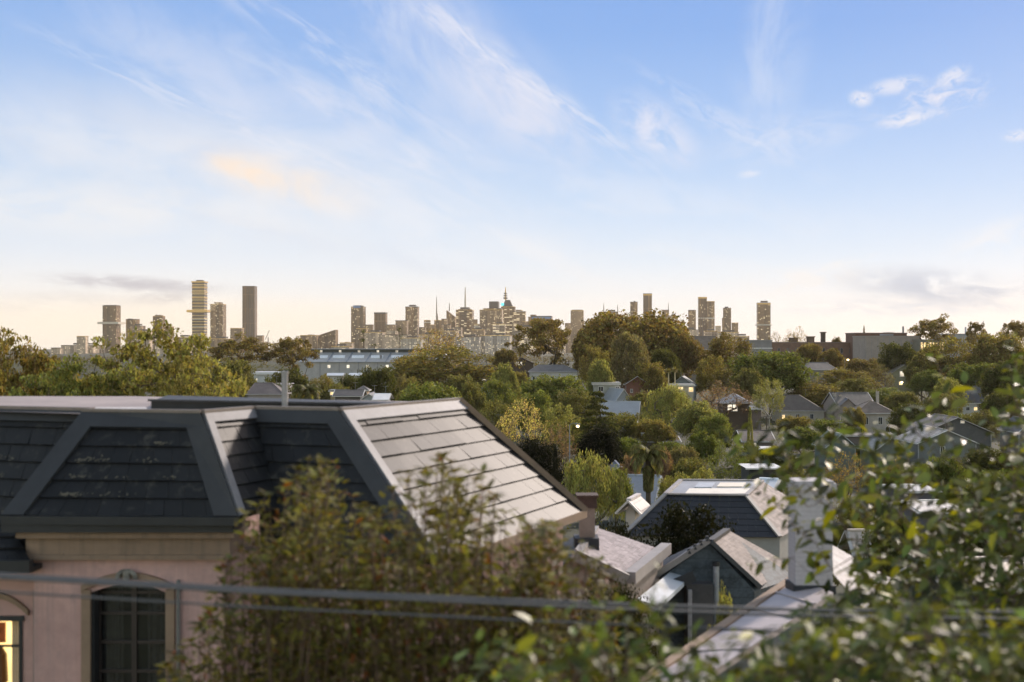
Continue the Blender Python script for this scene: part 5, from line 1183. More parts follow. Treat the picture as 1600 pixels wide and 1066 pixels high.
# segmental arch over the window opening
n = 10; rise = .14
ar = [(win0 + (win1 - win0) * k / n, vtop - .16 + rise * (1 - (2 * k / n - 1) ** 2)) for k in range(n + 1)]
for (x0, z0), (x1, z1) in zip(ar, ar[1:]):
    wl.prism([(x0, WY, z0), (x1, WY, z1), (x1, WY + .45, z1), (x0, WY + .45, z0)], [(x0, WY, zc0), (x1, WY, zc0), (x1, WY + .45, zc0), (x0, WY + .45, zc0)])
Jw, Hw = J_ + Vector((-.35, .35, 0)), H_ + Vector((-.45, .0, 0)); Kw = K_ + Vector((.1, .35, 0))
wl.prism([(bw1, WY + .5, gz), (Kw.x, Kw.y + .3, gz), (Jw.x, Jw.y, gz), (Hw.x, Hw.y, gz), (F_.x - 6, F_.y + 3, gz), (bw0 - 3, F_.y + 3, gz), (bw0 - 3.5, WY + 1.7, gz), (bw0, WY + 1.7, gz)],
         [(bw1, WY + .5, ZM - .02), (Kw.x, Kw.y + .3, ZM - .02), (Jw.x, Jw.y, ZM - .02), (Hw.x, Hw.y, ZM - .02), (F_.x - 6, F_.y + 3, ZM - .02), (bw0 - 3, F_.y + 3, ZM - .02), (bw0 - 3.5, WY + 1.7, ZM - .02), (bw0, WY + 1.7, ZM - .02)])
wl.box(bw0 + .005, WY + .45, gz, bw0 + .3, WY + 1.69, ZB - .2); wl.box(bw1 - .3, WY + .45, gz, bw1 - .005, WY + 1.2, ZB - .2)
# left wing wall round its lit window
lw0, lw1 = wx_(-46, 21.75), wx_(33, 21.75); lt, lb = Z_(970, 21.75), Z_(1085, 21.75)
LY = 21.75
wl.box(lw1, LY, gz, bw0 - .004, LY + .3, ZM - .05).box(wx_(-320, LY), LY, gz, lw0, LY + .3, ZM - .05).box(lw0, LY, lt, lw1, LY + .3, ZM - .05).box(lw0, LY, gz, lw1, LY + .3, lb)
wl.build('wall', STUC, h1, True)
co = MB()
co.box(bw0 - .10, WY - .10, zc0, bw1 + .1, WY + 1.1, Z_(838, WY)).box(bw0 - .22, WY - .24, Z_(838, WY), bw1 + .2, WY + 1.1, Z_(828, WY)).box(bw0 - .13, WY - .16, zc0 - .05, bw1 + .12, WY - .002, zc0 + .03)
co.build('cornice', STUC2, h1, True)
ev = MB(); ev.box(bw0 - .42, WY - .36, Z_(828, WY) + .004, bw1 + .22, WY + .6, ZB - .03); ev.beam(Ae + Vector((-.02, -.06, -.06)), Be + Vector((.05, -.06, -.06)), .14, .14)
ev.build('eaves_gutter', DARKD, h1, True)
sk = MB(); Lb = onZ(-320, 842, -3.2)
courses(sk, (wx_(-330, 22.3), 22.3, Z_(806, 22.3)), (wx_(10, 22.3), 22.3, Z_(806, 22.3)), (wx_(48, 20.9), 20.9, Z_(878, 20.9)), (wx_(-330, 20.9), 20.9, Z_(878, 20.9)), 4, 16, .04, rr)
sk.build('porch_slope', SLATE, h1, True)
MB().beam((wx_(-330, 20.9), 20.86, Z_(884, 20.9)), (wx_(50, 20.9), 20.86, Z_(884, 20.9)), .18, .2).box(wx_(-330, 20.9), 20.95, Z_(896, 20.9), wx_(48, 20.9), 22.2, Z_(888, 20.9)).build('porch_gutter', DARKD, h1, True)
# bay window: tan surround, keystone ornament, frame, panes, curtain
sr = MB()
fx0, fx1 = wx_(129), wx_(274)
sr.box(fx0, WY - .07, gz + 1, win0 + .02, WY - .003, vtop - .1).box(win1 - .02, WY - .07, gz + 1, fx1, WY - .003, vtop - .1)
n = 12
for k in range(n):
    t0, t1 = k / n, (k + 1) / n
    f = lambda t, o: (fx0 - .0 + (fx1 - fx0) * t, vtop - .12 + o + .22 * (1 - (2 * t - 1) ** 2))
    p = [(*f(t0, 0),), (*f(t1, 0),), (*f(t1, .10),), (*f(t0, .10),)]
    sr.prism([(x, WY - .09, z) for x, z in p], [(x, WY - .003, z) for x, z in p][::1])
sro = sr.build('window_surround', TAN, h1, True)
ks = MB(); kx = (fx0 + fx1) / 2; kz = vtop + .17
for k in range(9):
    a = PI * k / 8; ks.tube([(kx + .17 * math.cos(a), WY - .12, kz + .13 * math.sin(a) - .04), (kx + .11 * math.cos(a), WY - .15, kz + .07 * math.sin(a) - .03)], [.045, .03], 6)
ks.tube([(kx, WY - .16, kz - .1), (kx, WY - .12, kz + .06)], [.05, .075], 8)
ks.build('keystone_ornament', surf('weathered_stone', (.20, .19, .165), .9, .3, 6), h1, True)
wf = MB(); yb = WY + .34
for k in range(3): x = win0 + .04 + (win1 - win0 - .08) * k / 2; wf.box(x - .045, yb - .05, gz + 1, x + .045, yb, vtop + .02)
for v in (931, 964, 1010, 1056): wf.box(win0, yb - .04, Z_(v, WY) - .025, win1, yb - .002, Z_(v, WY) + .025)
bwf = wf.build('bay_window', surf('dark_joinery', (.035, .025, .022), .5, .15, 3), h1, True)
GLS, gn, GN, GL_ = new_mat('clear_pane')
go = GN.new('ShaderNodeOutputMaterial'); gm = GN.new('ShaderNodeMixShader'); gt = GN.new('ShaderNodeBsdfTransparent'); gg = GN.new('ShaderNodeBsdfGlossy'); gg.inputs['Roughness'].default_value = .03
gt.inputs[0].default_value = (.75, .78, .80, 1); gm.inputs[0].default_value = .10; GL_.new(gt.outputs[0], gm.inputs[1]); GL_.new(gg.outputs[0], gm.inputs[2]); GL_.new(gm.outputs[0], go.inputs[0])
MB().box(win0 - .1, yb + .135, gz + 1, win1 + .1, yb + .15, vtop + .1).build('unlit_room_sheet', surf('unlit_room_sheet', (.012, .012, .014), .9, .3, 1), h1, True)  # near-black sheet stands in for the shade of the unlit room
for sgn in (0, 1):
    ct_ = MB(); xa = win0 + .05 if sgn == 0 else win1 - .43
    for k in range(8): ct_.tube([(xa + k * .05, yb + .075 + (k % 2) * .025, gz + 1), (xa + k * .05 + (.02 if k % 3 else 0), yb + .075 + (k % 2) * .025, vtop + .02)], .03, 6)
    ct_.build('curtain', surf('heavy_curtain', (.11, .095, .085), .95, .2, 3), h1, True, smooth=True)
pn = MB().box(win0, yb + .004, gz + 1, win1, yb + .02, vtop + .05).build('pane', GLS, bwf); pn.location = (-base.x, -base.y, -base.z)
MB().box(win0 - .002, WY + .02, gz + 1, win0 + .06, yb - .06, vtop - .1).build('reveal_shade', DARKD, h1, True)  # dark sheet lining the left jamb paints its deep shade
for u in (44, 278): MB().tube([(wx_(u, WY - .1), WY - .08 + (.3 if u == 44 else 0), gz), (wx_(u, WY - .1), WY - .08 + (.3 if u == 44 else 0), Z_(905 if u > 100 else 925, WY))], .035, 8).build('downpipe', surf('downpipe_paint', (.17, .17, .16), .6, .1), h1, True)
# lit window on the left wing: room walls behind it glow in place of lamplight
lf = MB().box(lw0 - .05, LY - .04, lt, lw1 + .06, LY + .02, lt + .09).box(lw1 - .03, LY - .03, lb, lw1 + .03, LY + .05, lt).box(lw0, LY + .02, Z_(1010, LY) - .02, lw1, LY + .05, Z_(1010, LY) + .02)
lwn = lf.build('lit_window', DARKD, h1, True)
rm = MB(); ry = LY + 1.15
rm.poly([(lw0 - .6, ry, lb - 1), (lw1 + .5, ry, lb - 1), (lw1 + .5, ry, lt + .5), (lw0 - .6, ry, lt + .5)]); rm.poly([(lw1 + .5, ry, lb - 1), (lw1 + .5, LY + .32, lb - 1), (lw1 + .5, LY + .32, lt + .5), (lw1 + .5, ry, lt + .5)])
rm.build('glowing_room', emis('glowing_room_wall', (1.0, .66, .26), 1.25, .7), h1, True)  # the walls themselves emit, standing for the room's light
x0, x1 = wx_(2, ry), wx_(13, ry)
pf = MB().box(wx_(-14, ry), ry - .06, Z_(1003, ry), wx_(10, ry), ry - .01, Z_(972, ry)).build('wall_picture', surf('framed_pattern', (.42, .20, .10), .6, .45, 9, 30), h1, True)
cu = MB()
for k in range(7): cu.tube([(wx_(19 + k * 2.0, LY + .3), LY + .34 + (k % 2) * .03, lb), (wx_(19 + k * 2.0, LY + .3), LY + .34 + (k % 2) * .03, lt + .1)], .02, 6)
cu.build('sheer_curtain', surf('sheer_cloth', (.75, .62, .42), .9, .1), h1, True)
MB().tube([(wx_(0, LY + .8), LY + .8, lb), (wx_(0, LY + .8), LY + .8, Z_(1040, LY)), (wx_(0, LY + .8), LY + .8, Z_(1026, LY))], [.14, .12, .03], 10).build('lamp_base', surf('bronze', (.10, .06, .025), .4, .1), h1, True)
n = 10
aw = MB()
for k in range(n):
    t0, t1 = k / n, (k + 1) / n; f = lambda t, o: (lw0 - .1 + (lw1 - lw0 + .25) * t, lt + .10 + o + .30 * (1 - (2 * t - 1) ** 2))
    p = [f(t0, 0), f(t1, 0), f(t1, .09), f(t0, .09)]; aw.prism([(x, LY - .08, z) for x, z in p], [(x, LY - .003, z) for x, z in p])
aw.build('arch_moulding', TAN, h1, True)

# ------------------------------------------------------------------ the roofs below on the right
def thing(name, b, label, cat, group='neighbouring houses below'): r = empty(name, b); tag(r, label, cat, group); return r
# low house with lavender lit-toned slates and the brown chimney stub
b2 = Vector((3.5, 35, G(35) - .2)); h2 = thing('slate_roofed_house', b2, 'house with a lavender lit-toned slate slope and brown chimney beside the mansard roof', 'house')
r0, r1 = onZ(902, 866, -5.2), onZ(930, 824, -5.2); e0, e1 = onZ(978, 905, -5.95), onZ(1036, 860, -5.95)
l0, l1 = r0 + (r0 - e0) * .9, r1 + (r1 - e1) * .9
l0.z = l1.z = -5.95
courses(MB(), r0, r1, e1, e0, 14, 26, .014, rr, .002).build('slate_slope', LAV_LIT, h2, True)
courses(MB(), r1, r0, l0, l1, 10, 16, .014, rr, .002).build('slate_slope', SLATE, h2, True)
MB().beam(r0, r1, .22, .09).build('ridge_cap', LEADP, h2, True)
MB().prism([(l0.x, l0.y + .2, b2.z), (e0.x, e0.y + .2, b2.z), (e1.x, e1.y, b2.z), (l1.x, l1.y, b2.z)], [(l0.x, l0.y + .2, -6.0), (e0.x, e0.y + .2, -6.0), (e1.x, e1.y, -6.0), (l1.x, l1.y, -6.0)]).build('wall', M['wall'], h2, True, color=(.34, .28, .24))
MB().poly([(l0.x, l0.y + .15, -6.0), (e0.x, e0.y + .15, -6.0), (r0.x, r0.y + .15, r0.z - .05)]).build('gable', M['wall'], h2, True, color=(.34, .28, .24))
MB().poly([(l1.x, l1.y - .15, -6.0), (e1.x, e1.y - .15, -6.0), (r1.x, r1.y - .15, r1.z - .05)]).build('gable', M['wall'], h2, True, color=(.34, .28, .24))
MB().beam(e0 + Vector((.1, 0, .03)), e1 + Vector((.12, .2, .03)), .3, .30).build('parapet', LEADP, h2, True)
MB().beam(r0 + Vector((-.1, -.12, .02)), e0 + Vector((0, -.12, .02)), .28, .14, (0, 1, 0)).build('bargeboard', LEADP, h2, True)
q0, q1, q2, q3 = e0 + Vector((.3, .2, -.55)), e0 + Vector((.85, .1, -.70)), e1 + Vector((.85, 0, -.70)), e1 + Vector((.3, 0, -.55))
MB().slab([q0, q1, q2, q3], .12).build('gutter_roof', surf('pale_blue_sheet', (.5, .55, .60), .5, .1, 1), h2, True)
cb = at(917, 835, 33.2); cz0 = -6.0; cz1 = Z_(772, 33.2)
chb = MB().box(cb.x - .20, cb.y - .24, cz0, cb.x + .20, cb.y + .24, cz1 - .34).build('chimney', surf('chimney_render', (.27, .215, .175), .85, .15, 2, 9), h2, True)
ccp = MB().box(cb.x - .25, cb.y - .29, cz1 - .34, cb.x + .25, cb.y + .29, cz1 - .06).box(cb.x - .29, cb.y - .33, cz1 - .06, cb.x + .29, cb.y + .33, cz1); cco = ccp.build('chimney_cap', surf('dark_brick', (.075, .045, .035), .85, .2, 3), chb); cco.location = (-b2.x, -b2.y, -b2.z)
MB().box(cb.x - .34, cb.y - .4, cz0 + .2, cb.x + .30, cb.y + .36, Z_(838, 33.2)).build('chimney_flashing', LEAD, h2, True)

# slate-clad gable with pinkish slates, coloured as lit, on its right slope
b3 = Vector((6, 38, G(38) - .2)); h3 = thing('slate_clad_house', b3, 'house with a dark blue slate-clad gable and pinkish lit-toned right slope', 'house')
ap, ap2 = onZ(1110, 846, -5.6), onZ(1136, 828, -5.6); re, re2 = onZ(1188, 917, -6.95), onZ(1233, 881, -6.95)
le = Vector((2 * ap.x - re.x - .7, ap.y, -7.0)); le2 = Vector((2 * ap2.x - re2.x - .7, ap2.y, -7.0))
courses(MB(), ap, ap2, re2, re, 16, 22, .014, rr, .002).build('slate_slope', PNK_LIT, h3, True)
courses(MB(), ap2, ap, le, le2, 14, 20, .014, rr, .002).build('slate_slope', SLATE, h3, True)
gb = MB(); gw = surf('slate_cladding', (.060, .078, .092), .7, .4, 2.5, 10, island=.3, lines=.35, line_h=.28)
yf = ap.y + .12
gb.prism([(le.x + .2, yf, b3.z), (re.x - .2, yf, b3.z), (re.x - .2, yf, re.z - .1), (ap.x, yf, ap.z - .08), (le.x + .2, yf, le.z - .05)], [(le2.x + .2, ap2.y, b3.z), (re2.x - .2, ap2.y, b3.z), (re2.x - .2, ap2.y, re2.z - .1), (ap2.x, ap2.y, ap2.z - .08), (le2.x + .2, ap2.y, le2.z - .05)])
gb.build('gable_wall', gw, h3, True)
MB().beam(ap + Vector((-.05, -.03, .04)), le + Vector((0, -.03, .04)), .16, .14, (0, 1, 0)).build('bargeboard', M['trim_any'], h3, True, color=(.30, .27, .25))
MB().beam(ap + Vector((.02, -.04, 0)), re + Vector((0, -.04, 0)), .12, .12, (0, 1, 0)).build('bargeboard', M['trim_any'], h3, True, color=(.07, .075, .08))
rc = MB().beam(ap, ap2, .2, .1)
for k in range(4): rc.tube([ap + Vector((-.10 - .17 * k, -.04, .02 - .12 * k)), ap + Vector((-.10 - .17 * k, -.04, .16 - .12 * k))], [.09, .05], 6)
rc.build('ridge_cap', DARKD, h3, True)
vp = at(1119, 884, 35.5); pv_ = MB().tube([(vp.x, vp.y, b3.z + 1), (vp.x, vp.y, vp.z)], .085, 10); pv_.build('flue_pipe', surf('zinc_pipe', (.36, .38, .40), .4, .2, 4, metal=.2), h3, True)
MB().tube([(vp.x, vp.y, vp.z - .005), (vp.x, vp.y, vp.z + .12)], .11, 10).build('flue_cowl', DARKD, h3, True)
lx0, lx1 = X_(1072, 35.4), X_(1114, 35.4)
MB().box(lx0, 35.3, b3.z, lx1, yf - .004, Z_(912, 35.4)).build('lean_to', surf('grey_boarding', (.075, .072, .072), .8, .2, 1), h3, True)
MB().beam((X_(1040, 35.2), 35.1, Z_(918, 35.2)), (X_(1084, 35.2), 35.1, Z_(899, 35.2)), .3, .06, (0, 1, 0)).build('lean_to_edge', LEAD, h3, True)
MB().box(X_(1075, 35.2), 35.15, b3.z, X_(1081, 35.2), 35.28, Z_(922, 35.2)).build('post', M['trim_any'], h3, True, color=(.34, .33, .34))

# second mansard farther down
b4 = Vector((12, 57, G(57) - .3)); h4 = thing('mansard_house', b4, 'farther mansard roof with pale flat deck and pink lit-toned right slope', 'house')
a, b, c, d = onZ(1040, 773, -6.6), onZ(1166, 775, -6.6), onZ(1191, 752, -6.6), onZ(1064, 751, -6.6)
ae, be, ce, de = onZ(973, 838, -8.15), onZ(1219, 840, -8.15), onZ(1280, 806, -8.15), onZ(1010, 804, -8.15)
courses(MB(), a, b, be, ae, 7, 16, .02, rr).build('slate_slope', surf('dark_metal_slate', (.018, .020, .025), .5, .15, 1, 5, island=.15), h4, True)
courses(MB(), b, c, ce, be, 16, 20, .014, rr, .002).build('slate_slope', PNK_LIT, h4, True)
courses(MB(), d, a, ae, de, 9, 16, .02, rr).build('slate_slope', LAV_LIT, h4, True)
MB().poly([a, b, c, d]).build('flat_deck', surf('deck_membrane', (.30, .31, .33), .5, .15, .6), h4, True)
for u0, v0, u1, v1, cc in ((1070, 771, 1165, 763, (.78, .72, .62)), (1120, 760, 1160, 754, (.78, .70, .58)), (1085, 761, 1112, 754, (.40, .44, .5))):
    p = [onZ(u0, v0, -6.55), onZ(u1, v0, -6.55), onZ(u1 + (v0 - v1) * .9, v1, -6.55), onZ(u0 + (v0 - v1) * .9, v1, -6.55)]
    MB().slab(p, .045).build('deck_panel', M['trim_any'], h4, True, color=cc)
cw = MB()
for p, q in ((a, b), (b, c), (c, d), (d, a), (b, be), (a, ae)): cw.beam(p + Vector((0, 0, .04)), q + Vector((0, 0, .04)), .2, .07)
cw.build('edge_capping', LEADP, h4, True)
ins = lambda p: (b4.x + (p.x - b4.x) * .95, b4.y + (p.y - b4.y) * .94)
MB().prism([(*ins(p), b4.z) for p in (ae, be, ce, de)], [(*ins(p), -8.17) for p in (ae, be, ce, de)]).build('wall', M['wall'], h4, True, color=(.34, .33, .31))

# nearest roof on the right with the tall white chimney
b5 = Vector((4.5, 21, G(21) - .2)); h5 = thing('pale_roofed_house', b5, 'nearest pale low roof at the lower right with shade-dark blue side wall', 'house')
zr = -4.4
p0, p1, p2, p3 = onZ(1246, 884, zr), onZ(1302, 926, zr), onZ(1118, 1046, zr), onZ(985, 1058, zr)
ex = (p2 - p1).normalized(); p2 = p2 + ex * 1.2; p3 = p3 + ex * .8
dn = Vector((0, 0, -.25))
sheet = surf('pale_roof_sheet', (.42, .37, .37), .55, .10, .8, 5)
rs = MB().slab([p0 + dn, p1, p2, p3 + dn], .10)
ro5 = rs.build('roof', sheet, h5, True)
for k in range(1, 6):
    q = MB().beam(p0.lerp(p3, k / 6) + dn + Vector((0, 0, .02)), p1.lerp(p2, k / 6) + Vector((0, 0, .02)), .05, .03).build('roof_seam', sheet, ro5); q.location = (-b5.x, -b5.y, -b5.z)
MB().beam(p0 + dn + Vector((-.08, 0, -.03)), p3 + dn + Vector((-.08, 0, -.03)), .16, .14).build('gutter', TAN, h5, True)
i = Vector((0, 0, -.102))
MB().prism([(q.x, q.y, b5.z) for q in (p0 + Vector((.15, 0, 0)), p1, p2, p3 + Vector((.15, 0, 0)))], [p0 + dn + i + Vector((.15, 0, 0)), p1 + i, p2 + i, p3 + dn + i + Vector((.15, 0, 0))]).build('wall', surf('shaded_blue_wall', (.035, .055, .07), .7, .25, 1.2, 8, lines=.25, line_h=.25), h5, True)  # shade is put into the dark blue; this wall faces the sun
g0, g1, g2, g3 = at(1300, 850, 27.5), at(1392, 892, 26.5), at(1352, 940, 23.2), at(1302, 905, 24)
g2.z = g1.z = -4.95; g0.z = g3.z = -4.40
courses(MB(), g0, g3, g2, g1, 9, 16, .014, rr, .002).build('slate_slope', surf('grey_slate', (.20, .19, .20), .65, .2, 1.6, 7, island=.2), h5, True)
CY = 23.2; cx0, cx1 = X_(1243, CY), X_(1301, CY); cz = -4.62; ct = Z_(752, CY)
wb = surf('white_painted_brick', (.50, .47, .48), .85, .10, 1.5, 14, lines=.16, line_h=.085, bump=.4)
tc_ = MB().box(cx0, CY, cz, cx1, CY + .62, ct - .16).build('chimney', wb, h5, True)
q = MB().box(cx0 - .06, CY - .06, ct - .16, cx1 + .06, CY + .68, ct - .04).box(cx0 - .02, CY - .02, ct - .04, cx1 + .02, CY + .64, ct).build('chimney_cap', wb, tc_); q.location = (-b5.x, -b5.y, -b5.z)
MB().box(cx0 - .05, CY - .05, cz, cx1 + .05, CY + .66, -4.46).build('chimney_flashing', LEAD, h5, True)

# ------------------------------------------------------------------ cables
def cable(pts, r, label):
    cu = MB().tube(pts, r, 8); o = cu.build('overhead_cable', surf('cable_sheath', (.115, .115, .12), .6, .1, 1), None); tag(o, label, 'cable', 'overhead cables'); return o
def span(pix, Y0, Y1):
    return [at(u, v, Y0 + (Y1 - Y0) * k / (len(pix) - 1)) for k, (u, v) in enumerate(pix)]
cable(span([(-500, 874), (-200, 886), (0, 898), (400, 921), (800, 938), (1000, 945.5), (1250, 953), (1700, 958), (2200, 955)], 9.5, 11.5), .0165, 'thick dark cable, uppermost of the three crossing the lower picture')
cable(span([(-500, 878), (-200, 889.5), (0, 902.5), (400, 926), (800, 944), (1000, 953), (1250, 962), (1700, 969), (2200, 968)], 9.4, 11.3), .0145, 'dark cable hugging just below the uppermost one')
cable(span([(-500, 902), (-200, 914), (0, 925), (400, 949), (800, 968.5), (1000, 977), (1250, 987), (1700, 996), (2200, 997)], 9.4, 11.3), .010, 'thin single cable, lowest of the three')

# ------------------------------------------------------------------ plants right in front
def shrub(name, label, u_c, Y, profile, u0, u1, n, leaf, col, seed, per=70, cat='shrub', gr='shrubs in front of the mansard house', deep=330):
    rng = np.random.default_rng(seed); gzz = G(Y) - .1
    root = empty(name, (X_(u_c, Y), Y, gzz)); tag(root, label, cat, gr)
    o = np.array(root.location); st = MB(); B = []; Lx = []; Wx = []; Nx = []; Ln = []
    pu = [p[0] for p in profile]; pv = [p[1] for p in profile]
    for i in range(n):
        u = rng.uniform(u0, u1); top = i % 4 == 0
        v = np.interp(u, pu, pv) + (rng.uniform(0, 40) if top else rng.uniform(60, deep))
        y = Y + rng.uniform(-1.1, 1.1); tip = np.array(at(u, v, y)) - o
        b0 = np.array([rng.uniform(-.5, .5) + tip[0] * .25, (y - Y) * .4, 0]); mid = b0 * .45 + tip * .55 + np.array([tip[0] * .05, 0, .8])
        ts = np.linspace(0, 1, 9); P = [(1 - t) ** 2 * b0 + 2 * t * (1 - t) * mid + t * t * tip for t in ts]
        st.tube([tuple(p) for p in P], [max(.004, .020 * (1 - t) + .004) for t in ts], 5, cap=False)
        d0 = (P[-1] - P[-2]); d0 /= np.linalg.norm(d0)
        m = per; k = rng.uniform(0, 1, m) ** .8; L_ = rng.uniform(.9, 1.9)
        # leaves along the tip length and on short side shoots, thickest at the tip
        base_ = tip - d0 * (k * L_)[:, None]
        side = rng.normal(size=(m, 3)); side -= d0 * (side @ d0)[:, None]; side /= np.linalg.norm(side, axis=1)[:, None]
        base_ = base_ + side * (rng.uniform(0, 1, m) ** 1.5 * .30 * (.25 + k))[:, None]
        l = side * .8 + d0 * rng.uniform(-.2, .9, m)[:, None] + rng.normal(0, .3, (m, 3)); l /= np.linalg.norm(l, axis=1)[:, None]
        nn = np.cross(l, np.cross(np.array([0, 0, 1.0]) + rng.normal(0, .5, (m, 3)), l)); nn /= np.linalg.norm(nn, axis=1)[:, None] + 1e-9
        B.append(base_); Lx.append(l); Nx.append(nn); Wx.append(np.cross(nn, l)); Ln.append(leaf * rng.uniform(.6, 1.3, m))
        r5 = 7; a = rng.uniform(0, 2 * PI, r5); s1 = np.cross(d0, [1, .2, 0]); s1 /= np.linalg.norm(s1); s2 = np.cross(d0, s1)
        l = s1 * np.cos(a)[:, None] + s2 * np.sin(a)[:, None] + d0 * .55; l /= np.linalg.norm(l, axis=1)[:, None]
        nn = d0 - l * (l @ d0)[:, None]; nn /= np.linalg.norm(nn, axis=1)[:, None]
        B.append(np.tile(tip, (r5, 1))); Lx.append(l); Nx.append(nn); Wx.append(np.cross(nn, l)); Ln.append(leaf * rng.uniform(.8, 1.4, r5))
    v, f = broad_leaves(*[np.concatenate(q) for q in (B, Lx, Wx, Nx, Ln)], aspect=.40)
    st.build('stems', M['twig'], root)
    link('foliage', np_mesh('shrub_foliage', v, f, M['leaf_olive'], True), root, col)
    return root
OL = (.155, .140, .038)
shrub('tall_shrub', 'tall olive-leaved shrub against the dark mansard slope, nearest the bay window', 430, 12.6, [(200, 1060), (260, 1030), (320, 960), (360, 850), (392, 775), (440, 745), (490, 712), (520, 716), (560, 790), (620, 800)], 255, 600, 250, .105, OL, 11, 50)
shrub('tall_shrub', 'tall olive shrub with rosette tips in front of the pale slate slope', 710, 12.2, [(540, 820), (600, 780), (640, 712), (690, 704), (715, 735), (745, 722), (790, 800), (850, 815), (900, 835)], 555, 880, 260, .105, (.17, .152, .042), 12, 48)
shrub('tall_shrub', 'lower olive shrub at the right, below the brown chimney stub', 890, 13.2, [(780, 850), (840, 828), (890, 838), (930, 862), (970, 905), (1010, 960)], 770, 965, 130, .105, (.15, .135, .042), 13, 44)

def sprays(name, label, u_c, Y, samples, leaf, col, seed, root_at, cat='shrub', gr='broad-leaved plants close to the camera', twig=.34, per=8):
    """glossy broad leaves on curved twigs that hook onto limbs running back to the plant's base"""
    rng = np.random.default_rng(seed); gzz = G(Y) - .1
    root = empty(name, (X_(root_at[0], Y), Y, gzz)); tag(root, label, cat, gr); o = np.array(root.location)
    nodes = np.array([np.array(at(u, v, y)) - o for u, v, y in samples])
    fork = np.array(at(root_at[0], root_at[1], Y)) - o
    lm = limbs(nodes, (0, 0, 0), fork, .05, .10, rng, 5, .05)
    B = []; Lx = []; Wx = []; Nx = []; Ln = []
    for q in nodes:
        d0 = (q - fork); d0 /= np.linalg.norm(d0); d0 = d0 + rng.normal(0, .55, 3) + np.array([0, 0, .25]); d0 /= np.linalg.norm(d0)
        tl_ = twig * rng.uniform(.6, 1.4); end = q + d0 * tl_ + np.array([0, 0, -.05])
        lm.tube([tuple(q), tuple((q + end) / 2 + np.array([0, 0, .03])), tuple(end)], [.005, .004, .002], 4, cap=False)
        m = max(3, int(per * rng.uniform(.6, 1.4))); k = np.linspace(.1, 1, m)
        base_ = q + d0 * (k * tl_)[:, None]
        a = np.arange(m) * 2.4 + rng.uniform(0, 6); s1 = np.cross(d0, [0.3, .2, 1]); s1 /= np.linalg.norm(s1); s2 = np.cross(d0, s1)
        l = s1 * np.cos(a)[:, None] + s2 * np.sin(a)[:, None] + d0 * rng.uniform(.2, .8, m)[:, None] + np.array([0, 0, -.25]); l /= np.linalg.norm(l, axis=1)[:, None]
        nn = np.array([0, 0, 1.0]) + rng.normal(0, .55, (m, 3)); nn -= l * (l * nn).sum(1)[:, None]; nn /= np.linalg.norm(nn, axis=1)[:, None] + 1e-9
        B.append(base_); Lx.append(l); Nx.append(nn); Wx.append(np.cross(nn, l)); Ln.append(leaf * rng.uniform(.55, 1.3, m))
    v, f = broad_leaves(*[np.concatenate(q) for q in (B, Lx, Wx, Nx, Ln)], aspect=.46, droop=.22)
    lm.build('limbs', M['twig'], root)
    link('foliage', np_mesh('broad_foliage', v, f, M['leaf_gloss'], True), root, col)
    return root
def fill(rng, prof, u0, u1, vb, n, y0, y1, bias=.8):
    out = []
    pu = [p[0] for p in prof]; pv = [p[1] for p in prof]
    while len(out) < n:
        u = rng.uniform(u0, u1); t = np.interp(u, pu, pv)
        if t >= vb: continue
        v = t + (vb - t) * rng.uniform() ** bias
        out.append((u, v, rng.uniform(y0, y1)))
    return out
r7 = np.random.default_rng(77)
GL = (.085, .105, .026)
pr = [(1330, 1066), (1340, 780), (1380, 735), (1430, 690), (1500, 665), (1560, 635), (1600, 590), (1700, 560)]
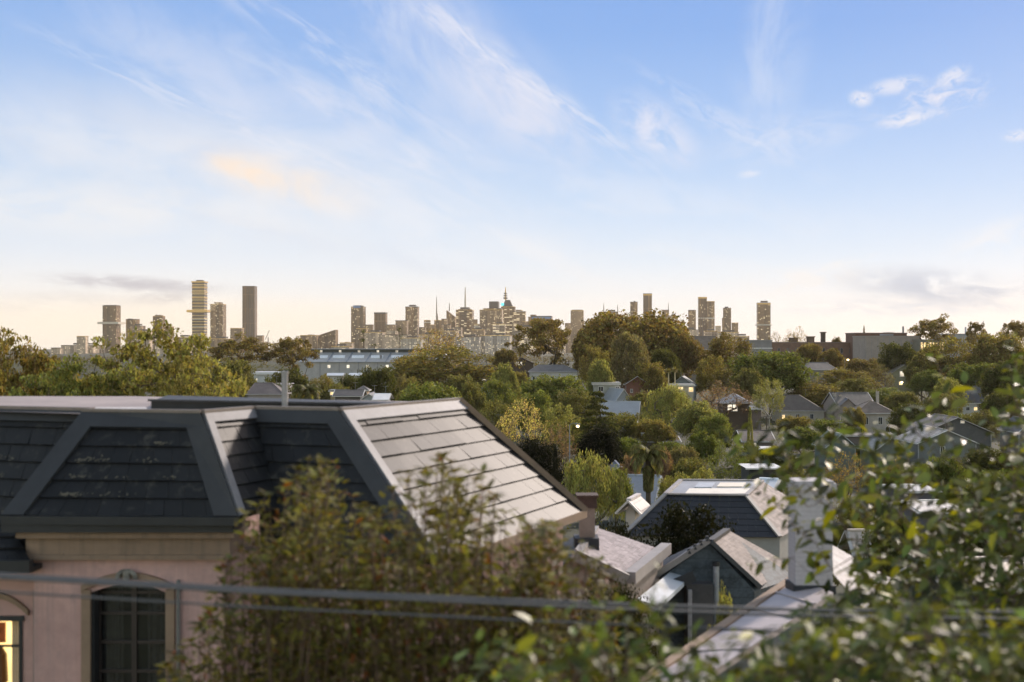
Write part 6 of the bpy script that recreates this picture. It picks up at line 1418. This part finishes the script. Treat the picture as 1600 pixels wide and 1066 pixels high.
sm_ = fill(r7, pr, 1345, 1700, 1140, 370, 13.0, 17.0, .80) + fill(r7, [(1240, 1040), (1310, 960), (1380, 890), (1480, 820), (1600, 740), (1700, 720)], 1245, 1700, 1150, 250, 12.5, 15.0, .85) + fill(r7, [(1225, 712), (1320, 700)], 1222, 1318, 850, 9, 13.5, 14.6, 1.0)
sm_ += [(1222, 712, 14.2), (1238, 722, 14.1), (1262, 716, 14.1), (1290, 710, 14.0), (1312, 718, 14.0), (1248, 764, 14.2), (1262, 792, 14.3), (1282, 782, 14.2), (1300, 767, 14.1), (1255, 834, 14.4), (1285, 852, 14.4), (1240, 872, 14.4), (1300, 890, 14.3), (1270, 902, 14.5), (1330, 752, 14.0), (1350, 727, 14.0), (1370, 712, 14.0), (1398, 690, 14.0), (1418, 662, 14.0), (1440, 684, 14.0), (1462, 672, 14.0), (1492, 650, 13.9), (1486, 622, 13.9), (1545, 662, 13.8), (1572, 622, 13.8), (1590, 590, 13.7), (1582, 647, 13.7), (1310, 802, 14.2), (1325, 842, 14.2), (1180, 727, 14.3), (1205, 734, 14.3)]
sprays('leafy_branches', 'glossy broad-leaved branches filling the right side in front of the valley', 1600, 15.0, sm_, .185, (.105, .125, .036), 21, (1660, 1150), 'tree', twig=.48, per=9)
pr = [(1080, 1110), (1130, 1100), (1180, 1080), (1230, 1050), (1290, 1010), (1340, 975), (1420, 970), (1560, 990)]
sprays('broadleaf_shrub', 'glossy shrub along the bottom right below the pale roof', 1330, 8.6, fill(r7, pr, 1080, 1600, 1160, 270, 7.6, 9.2, .8), .125, (.115, .14, .04), 22, (1350, 1260), per=8)
pr = [(740, 1110), (770, 1075), (830, 1050), (880, 1035), (940, 1015), (985, 1000), (1010, 1000), (1040, 1045), (1100, 1085), (1180, 1110)]
sm_ = fill(r7, pr, 760, 1150, 1160, 125, 7.6, 9.0, .9) + [(1003, 975, 8.5), (1012, 997, 8.4), (1045, 1000, 8.4), (998, 1020, 8.4), (1032, 1035, 8.3), (975, 1037, 8.4), (1050, 1075, 8.2), (1075, 1055, 8.3)]
sprays('broadleaf_shrub', 'sparse bright shrub rising at the bottom centre under the cables', 960, 8.4, sm_, .115, (.125, .155, .04), 23, (960, 1240), per=7)
